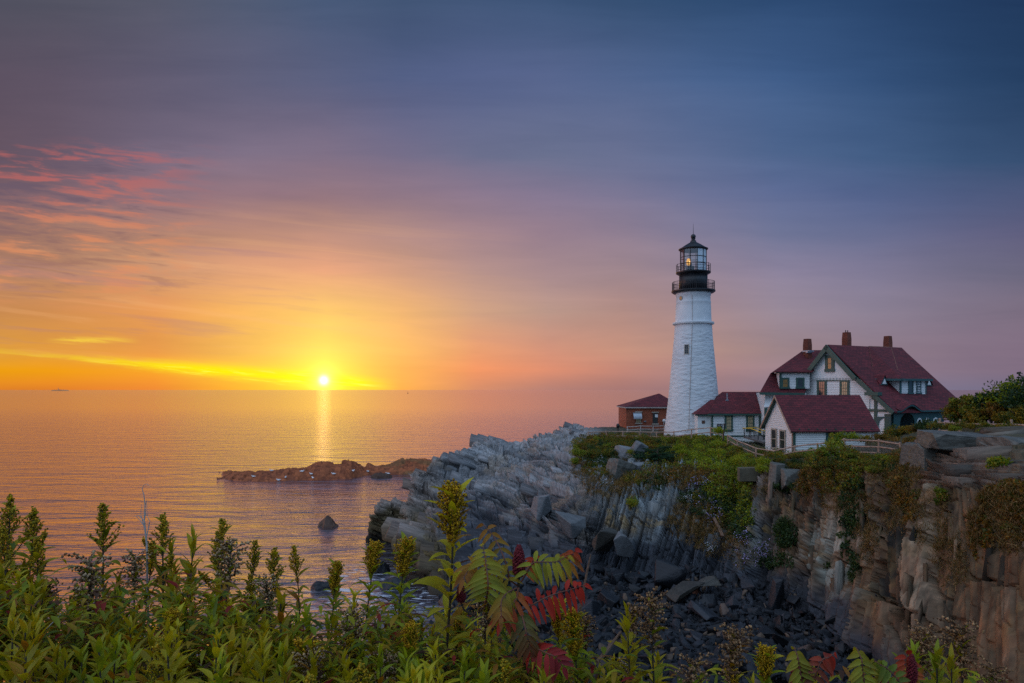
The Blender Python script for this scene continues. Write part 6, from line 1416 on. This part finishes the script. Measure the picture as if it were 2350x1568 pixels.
# the thicket filling in below
rt = random.Random(11)
def env(px): return float(np.interp(px, [-40, 0, 60, 100, 160, 250, 330, 420, 520, 600, 690, 750, 830, 900, 980, 1060, 1150, 1230, 1300, 1420, 1550, 1650, 1750, 1900, 2050, 2120, 2200, 2250, 2330, 2400],
                                         [1260, 1262, 1270, 1345, 1360, 1330, 1325, 1300, 1330, 1345, 1385, 1400, 1385, 1385, 1380, 1395, 1420, 1460, 1480, 1500, 1545, 1545, 1560, 1545, 1530, 1500, 1510, 1540, 1560, 1575]))
for i in range(215):
    px = rt.uniform(-30, 1480) if i < 180 else rt.uniform(1400, 2380); dep = rt.uniform(0, 1); Y = 3.9-1.7*dep+rt.uniform(-.15, .15); py = env(px)-10+dep*180+rt.uniform(-12, 30)
    if py > 1640: continue
    kind = rt.choices(['leafy', 'bud', 'seed', 'gold'], [.92, .05, .015, .015] if px < 1400 else [.7, .1, .1, .1])[0]
    lb = {'leafy': 'green leafy stalk crowded in the foreground thicket', 'bud': 'low goldenrod in bud crowded in the foreground thicket', 'seed': 'low fluffy seed head crowded in the foreground thicket', 'gold': 'low yellow-green goldenrod crowded in the foreground thicket'}[kind]
    plant(kind, px, py, Y, lb, 'plants crowded in the foreground thicket: '+NAMES[kind].replace('_', ' '), (rt.randrange(3) if rt.random() < float(np.interp(px, [0, 500, 1000, 1400], [.85, .65, .4, .35])) else 3+rt.randrange(2)) if kind == 'leafy' else None, rt.uniform(.75, 1.05))
for i in range(34):    # the thicket goes on past the edges of the picture
    px = rt.uniform(-780, -40) if i < 26 else rt.uniform(2400, 2900); dep = rt.random()
    plant('leafy' if i % 3 else 'bud', px, env(px)-10+dep*160, 3.9-1.5*dep, 'green leafy stalk in the thicket beside the picture' if i % 3 else 'goldenrod in bud in the thicket beside the picture', 'plants of the thicket beside the view: '+('stalks' if i % 3 else 'goldenrod'), None, rt.uniform(.8, 1.05))
for k_, lst in PROTO.items():
    for j, (src, h) in enumerate(lst):
        if (k_, j) not in used:
            for ch in list(src.children): D.objects.remove(ch)
            D.objects.remove(src)
# undergrowth: mass of dark leaves and stems behind the stalks
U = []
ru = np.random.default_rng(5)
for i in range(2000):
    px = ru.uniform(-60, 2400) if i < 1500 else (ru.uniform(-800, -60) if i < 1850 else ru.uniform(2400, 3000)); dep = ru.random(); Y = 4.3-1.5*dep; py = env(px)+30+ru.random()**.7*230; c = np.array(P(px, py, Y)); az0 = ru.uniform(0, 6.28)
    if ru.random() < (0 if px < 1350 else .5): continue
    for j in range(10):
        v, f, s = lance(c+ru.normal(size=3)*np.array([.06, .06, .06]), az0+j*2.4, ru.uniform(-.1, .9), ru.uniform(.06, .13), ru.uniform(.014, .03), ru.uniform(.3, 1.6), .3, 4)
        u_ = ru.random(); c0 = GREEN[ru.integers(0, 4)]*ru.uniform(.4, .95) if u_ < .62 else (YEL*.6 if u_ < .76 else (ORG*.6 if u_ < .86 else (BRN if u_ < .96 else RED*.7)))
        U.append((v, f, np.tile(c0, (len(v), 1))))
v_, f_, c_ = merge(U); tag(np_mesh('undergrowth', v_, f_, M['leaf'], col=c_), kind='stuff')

# staghorn sumac with cones and arching fronds
def frond(root, pts, n, Lf, c_a, c_b, seed, wd=.021, hang=1.1):
    rr_ = np.random.default_rng(seed); q = np.array([tuple(P(*p_)) for p_ in pts]); tt_ = np.linspace(0, len(q)-1, 30); q = pchip(np.arange(len(q)), q, tt_)
    st = MB(); st.tube([Vector(x) for x in q], list(np.linspace(.0042, .0016, 30)), 5); fo = st.build('frond', M['rachis'], root); parts = []
    for k in range(n):
        u = .16+.84*(k/(n-1)); i = min(int(u*29), 28); b0 = q[i]; d_ = unit((q[min(i+2, 29)]-q[max(i-2, 0)])[None])[0]
        for sg in (-1, 1) if k < n-1 else (0,):
            sd_ = np.cross(d_, np.array([0, -.92, .38])); sd_ = unit(sd_[None])[0]*sg; ld = unit((sd_*1.0+d_*(.42 if sg else 1)+np.array([0, -.12, -hang*(abs(sd_[2])*.2+.5)*rr_.uniform(.35, 1.5)]))[None])[0]
            L_ = Lf*np.interp(u, [.16, .35, .7, 1], [.8, 1, .9, .55])*rr_.uniform(.88, 1.1); rows = 6; s = np.linspace(0, 1, rows)
            nn = unit(np.cross(ld, np.cross(np.array([0, -1, .5]), ld))[None])[0]; wv_ = unit(np.cross(ld, nn)[None])[0]; mid = b0+ld*(L_*s)[:, None]+np.array([0, 0, -1])*(L_*.42*s**2)[:, None]
            ww = (wd*.5*np.interp(s, [0, .15, .45, .75, 1], [.25, .85, 1, .7, .02]))[:, None]
            v = np.stack([mid-wv_*ww+nn*ww*.35, mid, mid+wv_*ww+nn*ww*.35], 1).reshape(-1, 3); ii = np.arange(rows-1)[:, None]*3; f = np.concatenate([ii+np.array([[0, 1, 4, 3]]), ii+np.array([[1, 2, 5, 4]])])
            c0 = np.array(c_a)*(1-u)+np.array(c_b)*u; c0 = c0*rr_.uniform(.75, 1.25); ct = c0*.7+np.array((.30, .05, .015))*.3; cc_ = c0*(1-s[:, None]**3)+ct*s[:, None]**3
            parts.append((v, f, np.repeat(cc_, 3, 0)))
    v_, f_, c_ = merge(parts); np_mesh('leaves', v_, f_, M['leaf'], fo, c_); return fo
def cone(root, px, yt, yb, Y, wpx, seed):
    rr_ = np.random.default_rng(seed); a, b_ = P(px, yt, Y), P(px, yb, Y); H_ = a.z-b_.z; R_ = wpx/2/F*Y; m = MB()
    m.lathe([(R_*.3, 0), (R_*.62, H_*.15), (R_*.7, H_*.4), (R_*.5, H_*.75), (R_*.12, H_*.97)], b_, 14); n = 150
    for k in range(n):
        u = (k+.5)/n; rad = R_*np.interp(u, [0, .15, .4, .75, 1], [.55, .95, 1, .72, .18]); a_ = k*2.399; m.ball(Vector((b_.x+rad*math.cos(a_)*.88, b_.y+rad*math.sin(a_)*.88, b_.z+u*H_)), R_*rr_.uniform(.16, .3), 6)
    o = m.build('fruit_cone', M['sumac_red'], root, True); return o
M['rachis'] = mat('sumac_stalk', (.14, .05, .03), .7, .2, 8)
M['sumac_red'] = mat('sumac_velvet', (.17, .014, .020), .9, .45, 60, .6, 90)
YG, LG, RD, DG, OR_ = (.30, .26, .018), (.20, .24, .016), (.38, .024, .010), (.07, .13, .02), (.30, .12, .018)
sm = thing('sumac', 'staghorn sumac with a dark red cone and yellow to scarlet fronds before the rubble beach', 'plant', tuple(P(1195, 1568, 3.1)))
b = MB(); b.tube([P(1215, 1700, 3.2), P(1205, 1500, 3.15), P(1188, 1400, 3.1), P(1191, 1320, 3.1)], [.013, .011, .009, .006], 7); b.tube([P(1210, 1520, 3.15), P(1140, 1440, 3.2), P(1065, 1400, 3.25), P(1057, 1380, 3.25)], [.008, .007, .006, .004], 6); b.build('stem', M['bark'], sm)
cone(sm, 1191, 1252, 1322, 3.1, 29, 1); cone(sm, 1058, 1340, 1382, 3.25, 21, 2)
frond(sm, [(1188, 1345, 3.1), (1135, 1310, 3.05), (1085, 1300, 3.0), (1062, 1330, 2.95)], 12, .095, YG, OR_, 1); frond(sm, [(1112, 1395, 3.0), (1120, 1345, 2.9), (1115, 1295, 2.95), (1108, 1250, 3.0)], 13, .10, LG, YG, 2)
frond(sm, [(1170, 1330, 3.1), (1160, 1290, 3.1), (1135, 1235, 3.15), (1108, 1202, 3.2)], 8, .085, LG, OR_, 3); frond(sm, [(1196, 1335, 3.05), (1230, 1290, 3.0), (1270, 1290, 3.0), (1305, 1275, 3.05)], 11, .085, LG, YG, 4)
frond(sm, [(1270, 1312, 3.2), (1300, 1295, 3.2), (1312, 1275, 3.2), (1320, 1262, 3.2)], 7, .075, YG, RD, 5, .024); frond(sm, [(1192, 1405, 3.0), (1240, 1378, 2.95), (1295, 1357, 2.95), (1345, 1341, 3.0)], 12, .088, RD, RD, 6)
frond(sm, [(1190, 1350, 3.05), (1185, 1372, 2.95), (1165, 1400, 2.85), (1148, 1430, 2.8)], 7, .095, OR_, RD, 7); frond(sm, [(1195, 1395, 3.0), (1200, 1420, 2.85), (1210, 1460, 2.8), (1222, 1500, 2.8)], 9, .085, DG, (.16, .05, .02), 8)
frond(sm, [(1200, 1480, 3.0), (1235, 1490, 2.8), (1270, 1505, 2.75), (1295, 1535, 2.75)], 8, .08, RD, (.24, .02, .03), 9, .022, .45); frond(sm, [(1185, 1350, 3.0), (1165, 1360, 2.9), (1150, 1385, 2.85), (1150, 1420, 2.8)], 8, .085, LG, OR_, 10); frond(sm, [(1195, 1325, 3.15), (1215, 1300, 3.2), (1222, 1290, 3.25), (1228, 1280, 3.25)], 6, .07, OR_, RD, 11, .02)
s2 = thing('sumac', 'second sumac at lower right with a broad dark red cone and pale green fronds', 'plant', tuple(P(1832, 1600, 2.6)))
b = MB(); b.tube([P(1850, 1750, 2.65), P(1838, 1640, 2.6), P(1832, 1560, 2.6)], [.012, .010, .006], 7); b.build('stem', M['bark'], s2); cone(s2, 1832, 1513, 1585, 2.6, 34, 3)
frond(s2, [(1845, 1600, 2.6), (1838, 1550, 2.55), (1832, 1515, 2.55), (1822, 1484, 2.6)], 9, .06, LG, YG, 21); frond(s2, [(1850, 1600, 2.6), (1875, 1540, 2.55), (1895, 1510, 2.55), (1915, 1500, 2.6)], 9, .055, (.16, .08, .04), RD, 22); frond(s2, [(1990, 1620, 2.6), (1982, 1560, 2.55), (1978, 1520, 2.55), (1965, 1486, 2.6)], 11, .065, LG, YG, 23); frond(s2, [(2085, 1620, 2.6), (2060, 1560, 2.55), (2030, 1530, 2.55), (2005, 1516, 2.6)], 11, .062, DG, LG, 24)
s3 = thing('sumac', 'third sumac beside the withered heads with a leaning red cone', 'plant', tuple(P(2092, 1600, 2.7)))
b = MB(); b.tube([P(2110, 1750, 2.75), P(2100, 1640, 2.7), P(2094, 1560, 2.7)], [.012, .010, .006], 7); b.build('stem', M['bark'], s3); cone(s3, 2092, 1503, 1568, 2.7, 24, 4); frond(s3, [(2100, 1600, 2.7), (2085, 1550, 2.7), (2078, 1520, 2.7), (2082, 1500, 2.7)], 7, .07, OR_, RD, 25); cone(s3, 2020, 1558, 1600, 2.6, 50, 5)
# dead twig
tg = thing('dead_twig', 'bare grey dead twig with hooked tip rising over the thicket', 'twig', tuple(P(339, 1600, 3.8)))
b = MB(); T_ = lambda *q: [P(x, y, 3.8) for x, y in q]
b.tube(T_((343, 1640), (341, 1440), (338, 1350), (337, 1250), (333, 1215), (331, 1195), (333, 1160), (330, 1135), (326, 1122), (330, 1113), (337, 1111), (345, 1117)), [.006, .006, .006, .0055, .005, .004, .0032, .0025, .002, .0016, .0014, .001], 6); b.build('stem', M['greywood'], tg)
for tw_ in (((335, 1225), (328, 1200), (323, 1180), (325, 1158)), ((333, 1210), (322, 1195), (312, 1185)), ((336, 1235), (342, 1205), (344, 1196), (338, 1186), (336, 1148)), ((330, 1195), (318, 1182), (309, 1186)), ((334, 1185), (333, 1165), (336, 1148))):
    b = MB(); b.tube(T_(*tw_), list(np.linspace(.003, .001, len(tw_))), 5); b.build('branch', M['greywood'], tg)
t2 = thing('dead_twig', 'leaning bare brown stick over the rubble beside the sumac', 'twig', tuple(P(1330, 1420, 3.4)))
b = MB(); b.tube([P(1325, 1440, 3.4), P(1338, 1360, 3.4), P(1350, 1300, 3.4), P(1356, 1272, 3.4)], [.008, .007, .005, .002], 6); b.build('stem', M['twig'], t2)
t3 = thing('dead_twig', 'thick pale broken stick slanting through the plants at centre right', 'twig', tuple(P(1380, 1500, 3.2)))
b = MB(); b.tube([P(1370, 1520, 3.1), P(1395, 1490, 3.2), P(1425, 1450, 3.3)], [.009, .010, .006], 6); b.build('stem', M['twig'], t3)
t4 = thing('dead_twig', 'thin straight grey stick lying across the plants at lower left', 'twig', tuple(P(80, 1500, 3.0)))
b = MB(); b.tube([P(35, 1540, 2.9), P(60, 1490, 3.0), P(140, 1410, 3.2)], [.005, .004, .002], 6); b.build('stem', M['greywood'], t4)
